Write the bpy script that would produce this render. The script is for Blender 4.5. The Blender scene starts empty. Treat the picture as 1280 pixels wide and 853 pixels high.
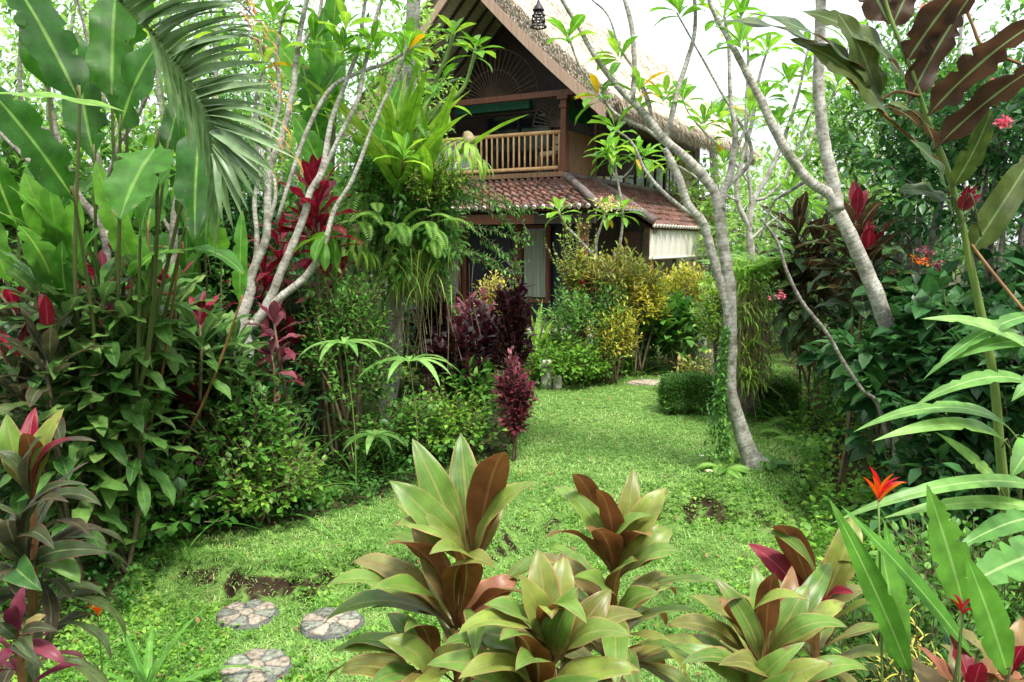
import bpy, math, random
import numpy as np
rng = np.random.default_rng(11)
random.seed(4)
R = math.radians
scene = bpy.context.scene
col = scene.collection

# ------------------------------------------------------------ camera, sky, sun, exposure
CAMZ = 2.0
F = 1000.0                                  # focal length in pixels of the 1280 px wide photograph
PITCH = math.atan(123.5 / F)
cd = bpy.data.cameras.new('camera'); cam = bpy.data.objects.new('camera', cd); col.objects.link(cam)
cam.location = (0, 0, CAMZ); cam.rotation_euler = (R(90) - PITCH, 0, 0)
cd.sensor_width = 36; cd.lens = 36 * F / 1280; cd.clip_start = 0.05; cd.clip_end = 2000
scene.camera = cam
SUN_EL, SUN_AZ = R(62), R(150)              # high veiled sun, behind the photographer to the right
w = bpy.data.worlds.new('World'); scene.world = w; w.use_nodes = True
nt = w.node_tree; bg = nt.nodes['Background']
sky = nt.nodes.new('ShaderNodeTexSky'); sky.sky_type = 'NISHITA'; sky.sun_disc = False
sky.sun_elevation = SUN_EL; sky.sun_rotation = SUN_AZ; sky.dust_density = 5; sky.air_density = 1.0; sky.ozone_density = 1
hs = nt.nodes.new('ShaderNodeMixRGB'); hs.blend_type = 'MIX'; hs.inputs[0].default_value = 0.8
# white cloud cover over the blue, an overcast sky: three times brighter overhead than at the horizon
tg = nt.nodes.new('ShaderNodeTexCoord'); sp = nt.nodes.new('ShaderNodeSeparateXYZ'); nt.links.new(tg.outputs['Generated'], sp.inputs[0])
mr = nt.nodes.new('ShaderNodeMapRange'); mr.inputs['From Min'].default_value = 0; mr.inputs['From Max'].default_value = 1; mr.inputs['To Min'].default_value = .36; mr.inputs['To Max'].default_value = 1.0
nt.links.new(sp.outputs[2], mr.inputs['Value'])
cl = nt.nodes.new('ShaderNodeMixRGB'); cl.inputs[1].default_value = (0, 0, 0, 1); cl.inputs[2].default_value = (16.5, 17.4, 18.2, 1); nt.links.new(mr.outputs[0], cl.inputs[0]); nt.links.new(cl.outputs[0], hs.inputs[2])
nt.links.new(sky.outputs[0], hs.inputs[1]); nt.links.new(hs.outputs[0], bg.inputs[0])
bg.inputs[1].default_value = 0.10
sd = bpy.data.lights.new('sun', 'SUN'); sd.energy = 3.2; sd.angle = R(11); sd.color = (1, 0.96, 0.88)
sun = bpy.data.objects.new('sun', sd); col.objects.link(sun); sun.location = (5, -5, 20)
sun.rotation_euler = (R(90) - SUN_EL, 0, math.pi - SUN_AZ)
scene.view_settings.view_transform = 'Standard'; scene.view_settings.look = 'None'
scene.view_settings.gamma = 1; scene.view_settings.exposure = 0.98
scene.cycles.max_bounces = 7; scene.cycles.transparent_max_bounces = 8
scene.cycles.transmission_bounces = 4; scene.cycles.diffuse_bounces = 4; scene.cycles.glossy_bounces = 2

# ------------------------------------------------------------ maths helpers
CP, SP = math.cos(PITCH), math.sin(PITCH)
def ray(px, py):
    x = (px - 640) / F; y = -(py - 426.5) / F
    return np.array([x, CP + y * SP, -SP + y * CP])
def at(px, py, Y):
    d = ray(px, py); return np.array([0, 0, CAMZ]) + d * (Y / d[1])
def sst(a, b, x):
    t = np.clip((x - a) / (b - a), 0, 1); return t * t * (3 - 2 * t)
def wob(x, y):
    return (np.sin(x * 3.1 + 1.3) * np.cos(y * 2.7 + .4) + .6 * np.sin(x * 7.3 + y * 5.1) + .4 * np.cos(x * 13.7 - y * 11.3)) / 2
def bankY(x):
    b = 4.75 + 1.25 * sst(-0.9, 0.9, x) + 1.2 * sst(1.9, 3.2, x)
    return b + .10 * np.sin(x * 5.3) + .05 * np.sin(x * 17 + 1)
def G(x, y):
    x = np.asarray(x, float); y = np.asarray(y, float)
    wl = .30 - .20 * np.exp(-((x + 1.55) / .75) ** 2) - .15 * np.exp(-((x - 1.55) / .6) ** 2)      # the bank is steep and bare only in places
    s = sst(-wl, wl, y - bankY(x))
    z = -0.17 * (1 - s) + .018 * wob(x, y)
    z = z + .12 * np.exp(-((x - 2.2) ** 2 + (y - 7.1) ** 2) / .35)
    z = z + .05 * np.exp(-((x - 1.5) ** 2 / .3 + (y - 6.45) ** 2 / .10)) * s
    return z
def gp(px, py, Y=None):
    """ground point under pixel"""
    if Y is None:
        d = ray(px, py); Y = CAMZ / -d[2] * d[1]
        for _ in range(5):
            x = d[0] * Y / d[1]; z = float(G(x, Y)); Y = (CAMZ - z) / -d[2] * d[1]
    p = at(px, py, Y); p[2] = float(G(p[0], p[1])); return p
def nrm(v): return v / np.maximum(np.linalg.norm(v, axis=-1, keepdims=True), 1e-9)
def rdir(n, up=0):
    v = rng.normal(size=(n, 3)); v = nrm(v); v[:, 2] += up; return nrm(v)

PROF = {
 'lance': lambda t: np.sin(np.pi * np.clip(t, 0, 1) ** .8) ** .9,
 'cord': lambda t: (.13 + .87 * sst(.06, .55, t)) * np.clip(1 - np.clip((t - .5) / .5, 0, 1) ** 2.3, 0, 1) ** .95,
 'strap': lambda t: (.55 + .45 * sst(0, .35, t)) * np.clip(1 - np.clip((t - .4) / .6, 0, 1) ** 2.0, 0, 1),
 'grass': lambda t: np.clip(1 - t ** 1.6, 0, 1),
 'ovate': lambda t: np.sin(np.pi * np.clip(t, 0, 1) ** .62) ** .85,
 'obov': lambda t: np.sin(np.pi * np.clip(t, 0, 1) ** 1.35) ** .9 * .98 + .02,
 'paddle': lambda t: (.1 + .9 * sst(.0, .22, t)) * np.clip(1 - np.clip((t - .45) / .55, 0, 1) ** 2.3, 0, 1) ** .85,
 'oval': lambda t: np.sqrt(np.clip(1 - (2 * t - 1) ** 2, 0, 1)),
}

class Acc:
    def __init__(s): s.v = []; s.f = []; s.uv = []; s.r = []; s.n = 0
    def add(s, v, f, uv=None, r=None):
        v = np.asarray(v, float).reshape(-1, 3); f = np.asarray(f, int)
        s.v.append(v); s.f.append(f + s.n)
        s.uv.append(np.zeros((len(v), 2)) if uv is None else uv)
        s.r.append(np.full(len(v), rng.random()) if r is None else (np.full(len(v), float(r)) if np.ndim(r) == 0 else r))
        s.n += len(v)
    # ribbons: every leaf a curved, folded strip with a midrib
    def leaves(s, base, d, L, W, droop=.6, roll=0., fold=.25, prof='lance', seg=5, wave=0., r=None, side=1, up=None, notch=0., dexp=1.25):
        base = np.atleast_2d(base).astype(float); N = len(base); d = nrm(np.atleast_2d(d).astype(float) + np.zeros((N, 1)))
        L = np.broadcast_to(L, N).astype(float); W = np.broadcast_to(W, N).astype(float)
        droop = np.broadcast_to(droop, N).astype(float); roll = np.broadcast_to(roll, N).astype(float)
        zz = np.array([0, 0, 1.]) if up is None else np.asarray(up, float)
        n = zz - (d @ zz if zz.ndim == 1 else (d * zz).sum(1))[:, None] * d
        bad = np.linalg.norm(n, axis=1) < .05
        n[bad] = np.cross(d[bad], [1, 0, 0]); n = nrm(n)
        b = np.cross(d, n)
        n = n * np.cos(roll)[:, None] + b * np.sin(roll)[:, None]; b = np.cross(d, n)
        t = np.linspace(0, 1, seg + 1)
        th = droop[:, None] * t[None] ** dexp
        dx = np.cos(th); dn = -np.sin(th)
        m = (t[1] - t[0])
        cx = np.concatenate([np.zeros((N, 1)), np.cumsum((dx[:, 1:] + dx[:, :-1]) / 2 * m, 1)], 1) * L[:, None]
        cn = np.concatenate([np.zeros((N, 1)), np.cumsum((dn[:, 1:] + dn[:, :-1]) / 2 * m, 1)], 1) * L[:, None]
        P = base[:, None] + cx[..., None] * d[:, None] + cn[..., None] * n[:, None]          # N,S,3
        nn = np.sin(th)[..., None] * d[:, None] + np.cos(th)[..., None] * n[:, None]
        wd = PROF[prof](t)[None] * W[:, None] / 2
        cols = [-1, 0, 1] if side == 1 else [-1, -.5, 0, .5, 1]
        ph = rng.random(N)[:, None] * 6.28
        V = []; U = []
        for c in cols:
            off = c * wd
            if notch and abs(c) == 1:
                nm_ = (rng.random((N, seg + 1)) < notch) * (rng.random((N, seg + 1)) * .55); off = c * wd * (1 - nm_)
            lift = abs(c) * wd * fold
            if side > 1: lift = (abs(c) ** 1.0) * wd * fold - (abs(c) ** 3) * wd * fold * .6
            if wave: lift = lift + wave * wd * abs(c) * np.sin(t[None] * 17 + ph + c * 2)
            V.append(P + off[..., None] * b[:, None] + lift[..., None] * nn)
            U.append(np.broadcast_to(np.stack([np.full(seg + 1, c / 2 + .5), t], -1)[None], (N, seg + 1, 2)))
        V = np.stack(V, 2); U = np.stack(U, 2); K = len(cols)
        i = np.arange(seg)[:, None]; j = np.arange(K - 1)[None]
        q = np.stack([i * K + j, i * K + j + 1, (i + 1) * K + j + 1, (i + 1) * K + j], -1).reshape(-1, 4)
        fq = (np.arange(N)[:, None, None] * ((seg + 1) * K) + q[None]).reshape(-1, 4)
        r = rng.random(N) if r is None else np.broadcast_to(r, N)
        s.add(V.reshape(-1, 3), fq, U.reshape(-1, 2), np.repeat(r, (seg + 1) * K))
    def leaf_to(s, base, tip, W, droop=.6, roll=0., **k):
        base = np.atleast_2d(base).astype(float); tip = np.atleast_2d(tip).astype(float); N = len(base)
        c = tip - base; cl = np.linalg.norm(c, axis=1); c = nrm(c)
        droop = np.broadcast_to(droop, N).astype(float); h = droop / (k.get('dexp', 1.25) + 1.) * 1.03
        ro = np.broadcast_to(roll, N)[:, None]           # roll turns the upper face toward the lawn side (-y)
        g = np.array([0, 0, 1.]) * np.cos(ro) + np.array([0, -1., 0]) * np.sin(ro)
        n = nrm(g - (g * c).sum(1)[:, None] * c)
        d = c * np.cos(h)[:, None] + n * np.sin(h)[:, None]
        L = cl * np.where(np.abs(h) > 1e-3, h / np.sin(np.where(np.abs(h) > 1e-3, h, 1)), 1) * 1.0
        s.leaves(base, d, L, W, droop, 0., up=n, **k)
    def tube(s, pts, rad, sides=7, smooth=4, bump=.06, r=None, cap=True):
        pts = np.asarray(pts, float); rad = np.broadcast_to(rad, len(pts)).astype(float)
        if smooth > 1 and len(pts) > 2:
            Pp = np.vstack([2 * pts[0] - pts[1], pts, 2 * pts[-1] - pts[-2]]); o = []; rr = []
            for k in range(len(pts) - 1):
                a, b_, c, d_ = Pp[k:k + 4]
                for u in np.arange(smooth) / smooth:
                    o.append(.5 * (2 * b_ + (c - a) * u + (2 * a - 5 * b_ + 4 * c - d_) * u * u + (-a + 3 * b_ - 3 * c + d_) * u ** 3))
                    rr.append(rad[k] * (1 - u) + rad[k + 1] * u)
            o.append(pts[-1]); rr.append(rad[-1]); pts = np.array(o); rad = np.array(rr)
        T = nrm(np.gradient(pts, axis=0)); n0 = np.cross(T[0], [0.3, .9, .2]); n0 /= np.linalg.norm(n0); ns = []
        for k in range(len(pts)):
            n0 = n0 - (n0 @ T[k]) * T[k]; n0 /= max(np.linalg.norm(n0), 1e-6); ns.append(n0)
        ns = np.array(ns); bs = np.cross(T, ns)
        a = np.arange(sides) / sides * 2 * math.pi
        rr = rad[:, None] * (1 + bump * rng.normal(size=(len(pts), sides)))
        V = pts[:, None] + rr[..., None] * (np.cos(a)[None, :, None] * ns[:, None] + np.sin(a)[None, :, None] * bs[:, None])
        M = len(pts); i = np.arange(M - 1)[:, None]; j = np.arange(sides)[None]
        q = np.stack([i * sides + j, i * sides + (j + 1) % sides, (i + 1) * sides + (j + 1) % sides, (i + 1) * sides + j], -1).reshape(-1, 4)
        V = V.reshape(-1, 3)
        ln = np.concatenate([[0], np.cumsum(np.linalg.norm(np.diff(pts, axis=0), axis=1))])
        uv = np.stack([np.tile(a / 6.283, M), np.repeat(ln, sides)], -1)
        if cap:
            V = np.vstack([V, pts[0], pts[-1]]); c0, c1 = M * sides, M * sides + 1
            jj = np.arange(sides); e = (jj + 1) % sides
            q = np.vstack([q, np.stack([np.full(sides, c0), e, jj, np.full(sides, c0)], -1), np.stack([np.full(sides, c1), (M - 1) * sides + jj, (M - 1) * sides + e, np.full(sides, c1)], -1)])
            uv = np.vstack([uv, [[0, 0], [0, ln[-1]]]])
        s.add(V, q, uv, r)
    def box(s, c, d, M=None, r=None, bev=0.):
        c = np.array(c, float); h = np.array(d, float) / 2
        v = np.array([[x, y, z] for x in (-1, 1) for y in (-1, 1) for z in (-1, 1)], float) * h
        if M is not None: v = v @ np.asarray(M, float).T
        s.add(v + c, [[0, 1, 3, 2], [4, 6, 7, 5], [0, 4, 5, 1], [2, 3, 7, 6], [0, 2, 6, 4], [1, 5, 7, 3]], None, r)
    def quad(s, pts, r=None):
        s.add(np.array(pts, float), [[0, 1, 2, 3]], np.array([[0, 0], [1, 0], [1, 1], [0, 1.]]), r)
    def grid(s, P, r=None, uv=None):
        P = np.asarray(P, float); a, b = P.shape[:2]; i = np.arange(a - 1)[:, None]; j = np.arange(b - 1)[None]
        q = np.stack([i * b + j, i * b + j + 1, (i + 1) * b + j + 1, (i + 1) * b + j], -1).reshape(-1, 4)
        s.add(P.reshape(-1, 3), q, uv, r)
    def build(s, name, mat, parent=None, smooth=True, local=False):
        V = np.concatenate(s.v); Fc = np.concatenate(s.f); UV = np.concatenate(s.uv); Rr = np.concatenate(s.r)
        if parent is not None and not local:
            p = parent; off = np.zeros(3)
            while p is not None: off += np.array(p.location); p = p.parent
            V = V - off
        tri = (Fc[:, 0] == Fc[:, 3])
        me = bpy.data.meshes.new(name)
        me.vertices.add(len(V)); me.vertices.foreach_set('co', V.astype(np.float32).ravel())
        tot = np.where(tri, 3, 4); st = np.concatenate([[0], np.cumsum(tot)[:-1]])
        mask = np.ones_like(Fc, bool); mask[tri, 3] = False; idx = Fc[mask]
        me.loops.add(len(idx)); me.loops.foreach_set('vertex_index', idx.astype(np.int32))
        me.polygons.add(len(Fc)); me.polygons.foreach_set('loop_start', st.astype(np.int32))
        me.polygons.foreach_set('use_smooth', np.full(len(Fc), smooth))
        ul = me.uv_layers.new(name='UVMap'); ul.data.foreach_set('uv', UV[idx].astype(np.float32).ravel())
        a = me.attributes.new('rnd', 'FLOAT', 'POINT'); a.data.foreach_set('value', Rr.astype(np.float32))
        me.update(calc_edges=True)
        if mat: me.materials.append(mat)
        o = bpy.data.objects.new(name, me); col.objects.link(o)
        if parent is not None: o.parent = parent
        return o

def thing(name, label, cat, loc, group=None, rz=0):
    o = bpy.data.objects.new(name, None); col.objects.link(o); o.location = [float(q) for q in loc]; o.rotation_euler[2] = rz
    o.empty_display_size = .1
    o['label'] = label; o['category'] = cat
    if group: o['group'] = group
    return o
def tag(o, label, cat, group=None):
    o['label'] = label; o['category'] = cat
    if group: o['group'] = group
    return o

# ------------------------------------------------------------ materials
def mk(name):
    m = bpy.data.materials.new(name); m.use_nodes = True; t = m.node_tree
    for n in list(t.nodes): t.nodes.remove(n)
    out = t.nodes.new('ShaderNodeOutputMaterial'); return m, t, out
def nd(t, typ, **k):
    n = t.nodes.new('ShaderNode' + typ)
    for a, b in k.items(): setattr(n, a, b)
    return n
def ramp(t, stops):
    n = nd(t, 'ValToRGB'); e = n.color_ramp.elements
    while len(e) < len(stops): e.new(.5)
    for q, (p, c) in zip(e, stops): q.position = p; q.color = (*c, 1)
    return n
def mix(t, a, b, f, mode='MIX'):
    n = nd(t, 'MixRGB', blend_type=mode)
    for s, v in ((0, f), (1, a), (2, b)):
        if isinstance(v, (int, float)): n.inputs[s].default_value = v
        elif isinstance(v, tuple): n.inputs[s].default_value = (*v, 1)
        else: t.links.new(v, n.inputs[s])
    return n.outputs[0]
def mth(t, op, a, b=0., clamp=False):
    n = nd(t, 'Math', operation=op, use_clamp=clamp)
    for s, v in ((0, a), (1, b)):
        if isinstance(v, (int, float)): n.inputs[s].default_value = v
        else: t.links.new(v, n.inputs[s])
    return n.outputs[0]
def leafmat(name, cols, under=None, edge=None, rib=None, blotch=None, trans=.35, rough=.42, boost=1.7, veins=0., spec=.27, dead=None, streak=0, tip=None, basec=None):
    """cols: colours a leaf may have; under: colour of its lower face; edge/rib: margin and midrib colours"""
    m, t, out = mk(name)
    at_ = nd(t, 'Attribute', attribute_name='rnd')
    cr = ramp(t, [(i / max(1, len(cols) - 1), c) for i, c in enumerate(cols)])
    t.links.new(at_.outputs['Fac'], cr.inputs[0]); c = cr.outputs[0]
    uv = nd(t, 'UVMap', uv_map='UVMap'); sx = nd(t, 'SeparateXYZ'); t.links.new(uv.outputs[0], sx.inputs[0])
    ax = mth(t, 'MULTIPLY', mth(t, 'ABSOLUTE', mth(t, 'SUBTRACT', sx.outputs[0], .5)), 2.)
    geo = nd(t, 'NewGeometry')
    if blotch or edge or veins:
        cb = nd(t, 'CombineXYZ'); t.links.new(mth(t, 'MULTIPLY', ax, 7. if streak else 2.2), cb.inputs[0])
        t.links.new(mth(t, 'MULTIPLY', mth(t, 'SUBTRACT', sx.outputs[1], mth(t, 'MULTIPLY', ax, .22)), (2.2 if streak else 5.) if not veins else 7.), cb.inputs[1])
        t.links.new(mth(t, 'MULTIPLY', at_.outputs['Fac'], 57.), cb.inputs[2])
        nz = nd(t, 'TexNoise'); nz.inputs['Scale'].default_value = 1.6; nz.inputs['Detail'].default_value = 4
        t.links.new(cb.outputs[0], nz.inputs['Vector'])
    if blotch:
        f = nd(t, 'MapRange'); f.inputs['From Min'].default_value = .48; f.inputs['From Max'].default_value = .62
        t.links.new(nz.outputs['Fac'], f.inputs['Value']); c = mix(t, c, blotch, mth(t, 'MULTIPLY', f.outputs[0], .75))
    if basec:
        e = nd(t, 'MapRange'); e.inputs['From Min'].default_value = .62; e.inputs['From Max'].default_value = .12
        t.links.new(mth(t, 'ADD', sx.outputs[1], mth(t, 'MULTIPLY', mth(t, 'SUBTRACT', nz.outputs['Fac'], .5), .8)), e.inputs['Value']); c = mix(t, c, basec, mth(t, 'MULTIPLY', e.outputs[0], .85))
    if edge:
        e = nd(t, 'MapRange'); e.inputs['From Min'].default_value = .86; e.inputs['From Max'].default_value = 1.10
        t.links.new(mth(t, 'ADD', ax, mth(t, 'MULTIPLY', mth(t, 'SUBTRACT', nz.outputs['Fac'], .5), .5)), e.inputs['Value'])
        c = mix(t, c, edge, e.outputs[0])
    if under:
        c = mix(t, c, under, geo.outputs['Backfacing'])
    if rib:
        e = nd(t, 'MapRange'); e.inputs['From Min'].default_value = .10; e.inputs['From Max'].default_value = .03
        t.links.new(ax, e.inputs['Value']); c = mix(t, c, rib, mth(t, 'MULTIPLY', e.outputs[0], .8))
    tc = nd(t, 'TexCoord'); n2 = nd(t, 'TexNoise'); n2.inputs['Scale'].default_value = 14; n2.inputs['Detail'].default_value = 3
    t.links.new(tc.outputs['Object'], n2.inputs['Vector'])
    v = nd(t, 'MapRange'); v.inputs['To Min'].default_value = .7; v.inputs['To Max'].default_value = 1.3
    v.inputs['From Min'].default_value = .3; v.inputs['From Max'].default_value = .7
    t.links.new(n2.outputs['Fac'], v.inputs['Value'])
    hsv = nd(t, 'HueSaturation'); t.links.new(v.outputs[0], hsv.inputs['Value']); t.links.new(c, hsv.inputs['Color']); c = hsv.outputs[0]
    if tip:
        e = nd(t, 'MapRange'); e.inputs['From Min'].default_value = 1.03; e.inputs['From Max'].default_value = 1.12
        t.links.new(mth(t, 'ADD', mth(t, 'ADD', sx.outputs[1], mth(t, 'MULTIPLY', ax, .10)), mth(t, 'MULTIPLY', mth(t, 'SUBTRACT', n2.outputs['Fac'], .5), .9)), e.inputs['Value'])
        c = mix(t, c, tip, e.outputs[0])
        sn = nd(t, 'TexNoise'); sn.inputs['Scale'].default_value = 90; t.links.new(tc.outputs['Object'], sn.inputs['Vector'])
        e2 = nd(t, 'MapRange'); e2.inputs['From Min'].default_value = .70; e2.inputs['From Max'].default_value = .74; t.links.new(sn.outputs['Fac'], e2.inputs['Value']); c = mix(t, c, tip, e2.outputs[0])
    if dead:
        wn = nd(t, 'MapRange'); wn.inputs['From Min'].default_value = .98; wn.inputs['From Max'].default_value = .985
        t.links.new(at_.outputs['Fac'], wn.inputs['Value']); c = mix(t, c, dead, wn.outputs[0])
    pb = nd(t, 'BsdfPrincipled'); pb.inputs['Roughness'].default_value = rough; pb.inputs['Specular IOR Level'].default_value = spec
    t.links.new(c, pb.inputs['Base Color'])
    if veins:
        wv = nd(t, 'TexWave', wave_type='BANDS', bands_direction='Y'); wv.inputs['Scale'].default_value = 4; wv.inputs['Distortion'].default_value = .6
        cb2 = nd(t, 'CombineXYZ'); t.links.new(mth(t, 'MULTIPLY', mth(t, 'SUBTRACT', sx.outputs[1], mth(t, 'MULTIPLY', ax, .12)), veins), cb2.inputs[1])
        t.links.new(cb2.outputs[0], wv.inputs['Vector'])
        bp = nd(t, 'Bump'); bp.inputs['Strength'].default_value = .35; bp.inputs['Distance'].default_value = .006
        t.links.new(wv.outputs['Fac'], bp.inputs['Height']); t.links.new(bp.outputs[0], pb.inputs['Normal'])
    tr = nd(t, 'BsdfTranslucent'); h2 = nd(t, 'HueSaturation'); h2.inputs['Hue'].default_value = .494; h2.inputs['Value'].default_value = boost; h2.inputs['Saturation'].default_value = 1.05
    t.links.new(c, h2.inputs['Color']); t.links.new(h2.outputs[0], tr.inputs[0])
    ms = nd(t, 'MixShader'); ms.inputs[0].default_value = trans
    t.links.new(pb.outputs[0], ms.inputs[1]); t.links.new(tr.outputs[0], ms.inputs[2]); t.links.new(ms.outputs[0], out.inputs[0])
    return m
def solid(name, c1, c2=None, scale=6., rough=.75, bump=.0, stretch=(1, 1, 1), detail=5, spec=.3, metal=0., c3=None, rndv=0., coord='Object'):
    m, t, out = mk(name); pb = nd(t, 'BsdfPrincipled'); pb.inputs['Roughness'].default_value = rough
    pb.inputs['Specular IOR Level'].default_value = spec; pb.inputs['Metallic'].default_value = metal
    tc = nd(t, 'TexCoord'); mp = nd(t, 'Mapping'); mp.inputs['Scale'].default_value = stretch
    t.links.new(tc.outputs[coord], mp.inputs[0]); nz = nd(t, 'TexNoise'); nz.inputs['Scale'].default_value = scale; nz.inputs['Detail'].default_value = detail
    t.links.new(mp.outputs[0], nz.inputs['Vector'])
    st = [(.32, c1), (.68, c2 or c1)]
    if c3: st = [(.3, c1), (.5, c2), (.7, c3)]
    cr = ramp(t, st); t.links.new(nz.outputs['Fac'], cr.inputs[0]); c = cr.outputs[0]
    if rndv:
        a = nd(t, 'Attribute', attribute_name='rnd'); v = nd(t, 'MapRange'); v.inputs['To Min'].default_value = 1 - rndv; v.inputs['To Max'].default_value = 1 + rndv
        t.links.new(a.outputs['Fac'], v.inputs['Value']); h = nd(t, 'HueSaturation'); t.links.new(v.outputs[0], h.inputs['Value']); t.links.new(c, h.inputs['Color']); c = h.outputs[0]
    t.links.new(c, pb.inputs['Base Color'])
    if bump:
        b = nd(t, 'Bump'); b.inputs['Strength'].default_value = bump; b.inputs['Distance'].default_value = .02
        n3 = nd(t, 'TexNoise'); n3.inputs['Scale'].default_value = scale * 3; n3.inputs['Detail'].default_value = 6; t.links.new(mp.outputs[0], n3.inputs['Vector'])
        t.links.new(n3.outputs['Fac'], b.inputs['Height']); t.links.new(b.outputs[0], pb.inputs['Normal'])
    t.links.new(pb.outputs[0], out.inputs[0]); return m

M = {}
M['grass'] = leafmat('grass_blade', [(.11, .24, .045), (.18, .35, .07), (.27, .45, .115), (.42, .48, .20)], trans=.3, boost=1.4, rough=.5)
M['cord'] = leafmat('cordyline_leaf', [(.075, .17, .025), (.13, .24, .035), (.075, .15, .028), (.22, .28, .045), (.15, .13, .03)], under=(.15, .07, .02), edge=(.42, .20, .11), rib=(.24, .25, .08), blotch=(.15, .22, .05), trans=.26, rough=.36, boost=1.4, streak=1, tip=(.16, .085, .04), basec=(.13, .075, .025))
M['cordred'] = leafmat('red_cordyline_leaf', [(.18, .075, .03), (.26, .17, .07), (.16, .2, .06), (.36, .05, .07)], under=(.14, .058, .022), edge=(.40, .18, .09), rib=(.24, .13, .05), blotch=(.16, .13, .04), trans=.26, rough=.36, boost=1.5, streak=1, tip=(.12, .06, .03), basec=(.14, .045, .02))
M['corddark'] = leafmat('dark_cordyline_leaf', [(.03, .06, .02), (.05, .04, .022), (.045, .09, .025), (.09, .14, .04)], under=(.06, .06, .03), edge=(.22, .04, .06), rib=(.16, .17, .08), blotch=(.06, .06, .03), trans=.25, rough=.34, boost=1.7, veins=5)
M['cordgreen'] = leafmat('green_cordyline_leaf', [(.035, .11, .022), (.06, .16, .03), (.09, .21, .04), (.17, .29, .07)], under=(.07, .14, .04), edge=(.14, .16, .05), rib=(.18, .3, .08), trans=.3, rough=.34, boost=1.6, veins=5)
M['crimson'] = leafmat('crimson_leaf', [(.22, .010, .025), (.12, .01, .018), (.34, .025, .06), (.07, .02, .012)], under=(.22, .015, .025), edge=(.32, .05, .06), rib=(.45, .08, .1), trans=.3, rough=.35, boost=1.5, veins=5)
M['paddle'] = leafmat('paddle_leaf', [(.035, .13, .012), (.06, .20, .02), (.10, .29, .035), (.17, .38, .05)], under=(.08, .21, .035), rib=(.28, .45, .10), trans=.42, rough=.34, spec=.3, boost=1.7, veins=26, tip=(.25, .15, .05))
M['paddark'] = leafmat('dark_paddle_leaf', [(.018, .085, .008), (.035, .13, .012), (.06, .19, .018)], under=(.035, .12, .014), rib=(.2, .36, .07), trans=.38, rough=.36, spec=.3, boost=1.7, veins=26, tip=(.22, .13, .04))
M['bronze'] = leafmat('bronze_leaf', [(.03, .075, .04), (.04, .10, .04), (.06, .10, .02), (.08, .11, .025)], under=(.065, .035, .02), rib=(.20, .30, .12), blotch=(.10, .12, .03), trans=.3, rough=.35, boost=1.6, veins=22)
M['strap'] = leafmat('arching_leaf', [(.09, .24, .045), (.15, .31, .07), (.24, .42, .11)], under=(.2, .34, .1), rib=(.40, .55, .22), trans=.35, rough=.35, boost=1.5, veins=0)
M['spear'] = leafmat('spear_leaf', [(.07, .22, .025), (.12, .30, .04), (.17, .36, .08)], under=(.12, .27, .07), rib=(.3, .5, .15), trans=.38, rough=.36, boost=1.7, veins=18)
M['frangi'] = leafmat('frangipani_leaf', [(.07, .22, .02), (.12, .30, .03), (.17, .38, .04), (.28, .45, .05)], rib=(.35, .5, .15), trans=.42, rough=.38, boost=1.45, veins=12, dead=(.5, .33, .03))
M['palm'] = leafmat('palm_leaflet', [(.16, .25, .12), (.22, .32, .16), (.14, .23, .09)], trans=.22, rough=.32, boost=1.5)
M['palmdry'] = leafmat('dry_palm_tip', [(.5, .25, .06), (.36, .2, .08)], trans=.3, rough=.6)
M['fern'] = leafmat('fern_frond', [(.12, .27, .04), (.18, .36, .06), (.26, .44, .10)], trans=.42, rough=.5, boost=1.6)
M['nest'] = leafmat('nest_fern_leaf', [(.13, .29, .025), (.20, .38, .04), (.28, .44, .06)], rib=(.08, .10, .03), trans=.36, rough=.4, boost=1.35, tip=(.25, .16, .05))
M['lime'] = leafmat('lime_leaf', [(.15, .30, .04), (.24, .40, .06), (.34, .48, .09)], trans=.36, rough=.45, boost=1.4)
M['mid'] = leafmat('mid_green_leaf', [(.035, .12, .02), (.06, .18, .028), (.10, .25, .04), (.18, .36, .07)], trans=.32, rough=.42, boost=1.6)
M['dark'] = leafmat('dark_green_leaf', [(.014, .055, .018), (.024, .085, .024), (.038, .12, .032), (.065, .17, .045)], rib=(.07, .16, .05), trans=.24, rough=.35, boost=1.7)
M['back'] = leafmat('far_tree_leaf', [(.10, .24, .04), (.16, .32, .06), (.24, .40, .09), (.34, .48, .14)], trans=.5, rough=.5, boost=1.5)
M['yellow'] = leafmat('yellow_croton_leaf', [(.55, .50, .04), (.65, .58, .10), (.30, .38, .04), (.20, .30, .04), (.6, .5, .06)], blotch=(.6, .52, .06), trans=.35, rough=.4, boost=1.3)
M['yellowpure'] = leafmat('golden_shrub_leaf', [(.62, .58, .09), (.72, .66, .16), (.48, .5, .07)], trans=.35, rough=.45, boost=1.2)
M['croton'] = leafmat('bronze_croton_leaf', [(.16, .25, .05), (.28, .22, .05), (.22, .33, .06), (.38, .38, .08)], rib=(.45, .35, .06), trans=.3, rough=.38, boost=1.5)
M['purple'] = leafmat('purple_shrub_leaf', [(.018, .007, .011), (.035, .009, .014), (.06, .014, .02), (.02, .022, .016)], under=(.09, .018, .03), trans=.16, rough=.32, boost=1.7)
M['magenta'] = leafmat('wine_shrub_leaf', [(.10, .015, .03), (.17, .03, .05), (.24, .07, .09), (.06, .02, .02)], trans=.3, rough=.4, boost=1.4)
M['hedge'] = leafmat('clipped_hedge_leaf', [(.05, .14, .025), (.08, .2, .035), (.14, .27, .05)], trans=.3, rough=.45)
M['cover'] = leafmat('ground_cover_leaf', [(.06, .17, .02), (.10, .25, .03), (.16, .34, .04), (.26, .42, .06)], trans=.35, rough=.48)
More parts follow.
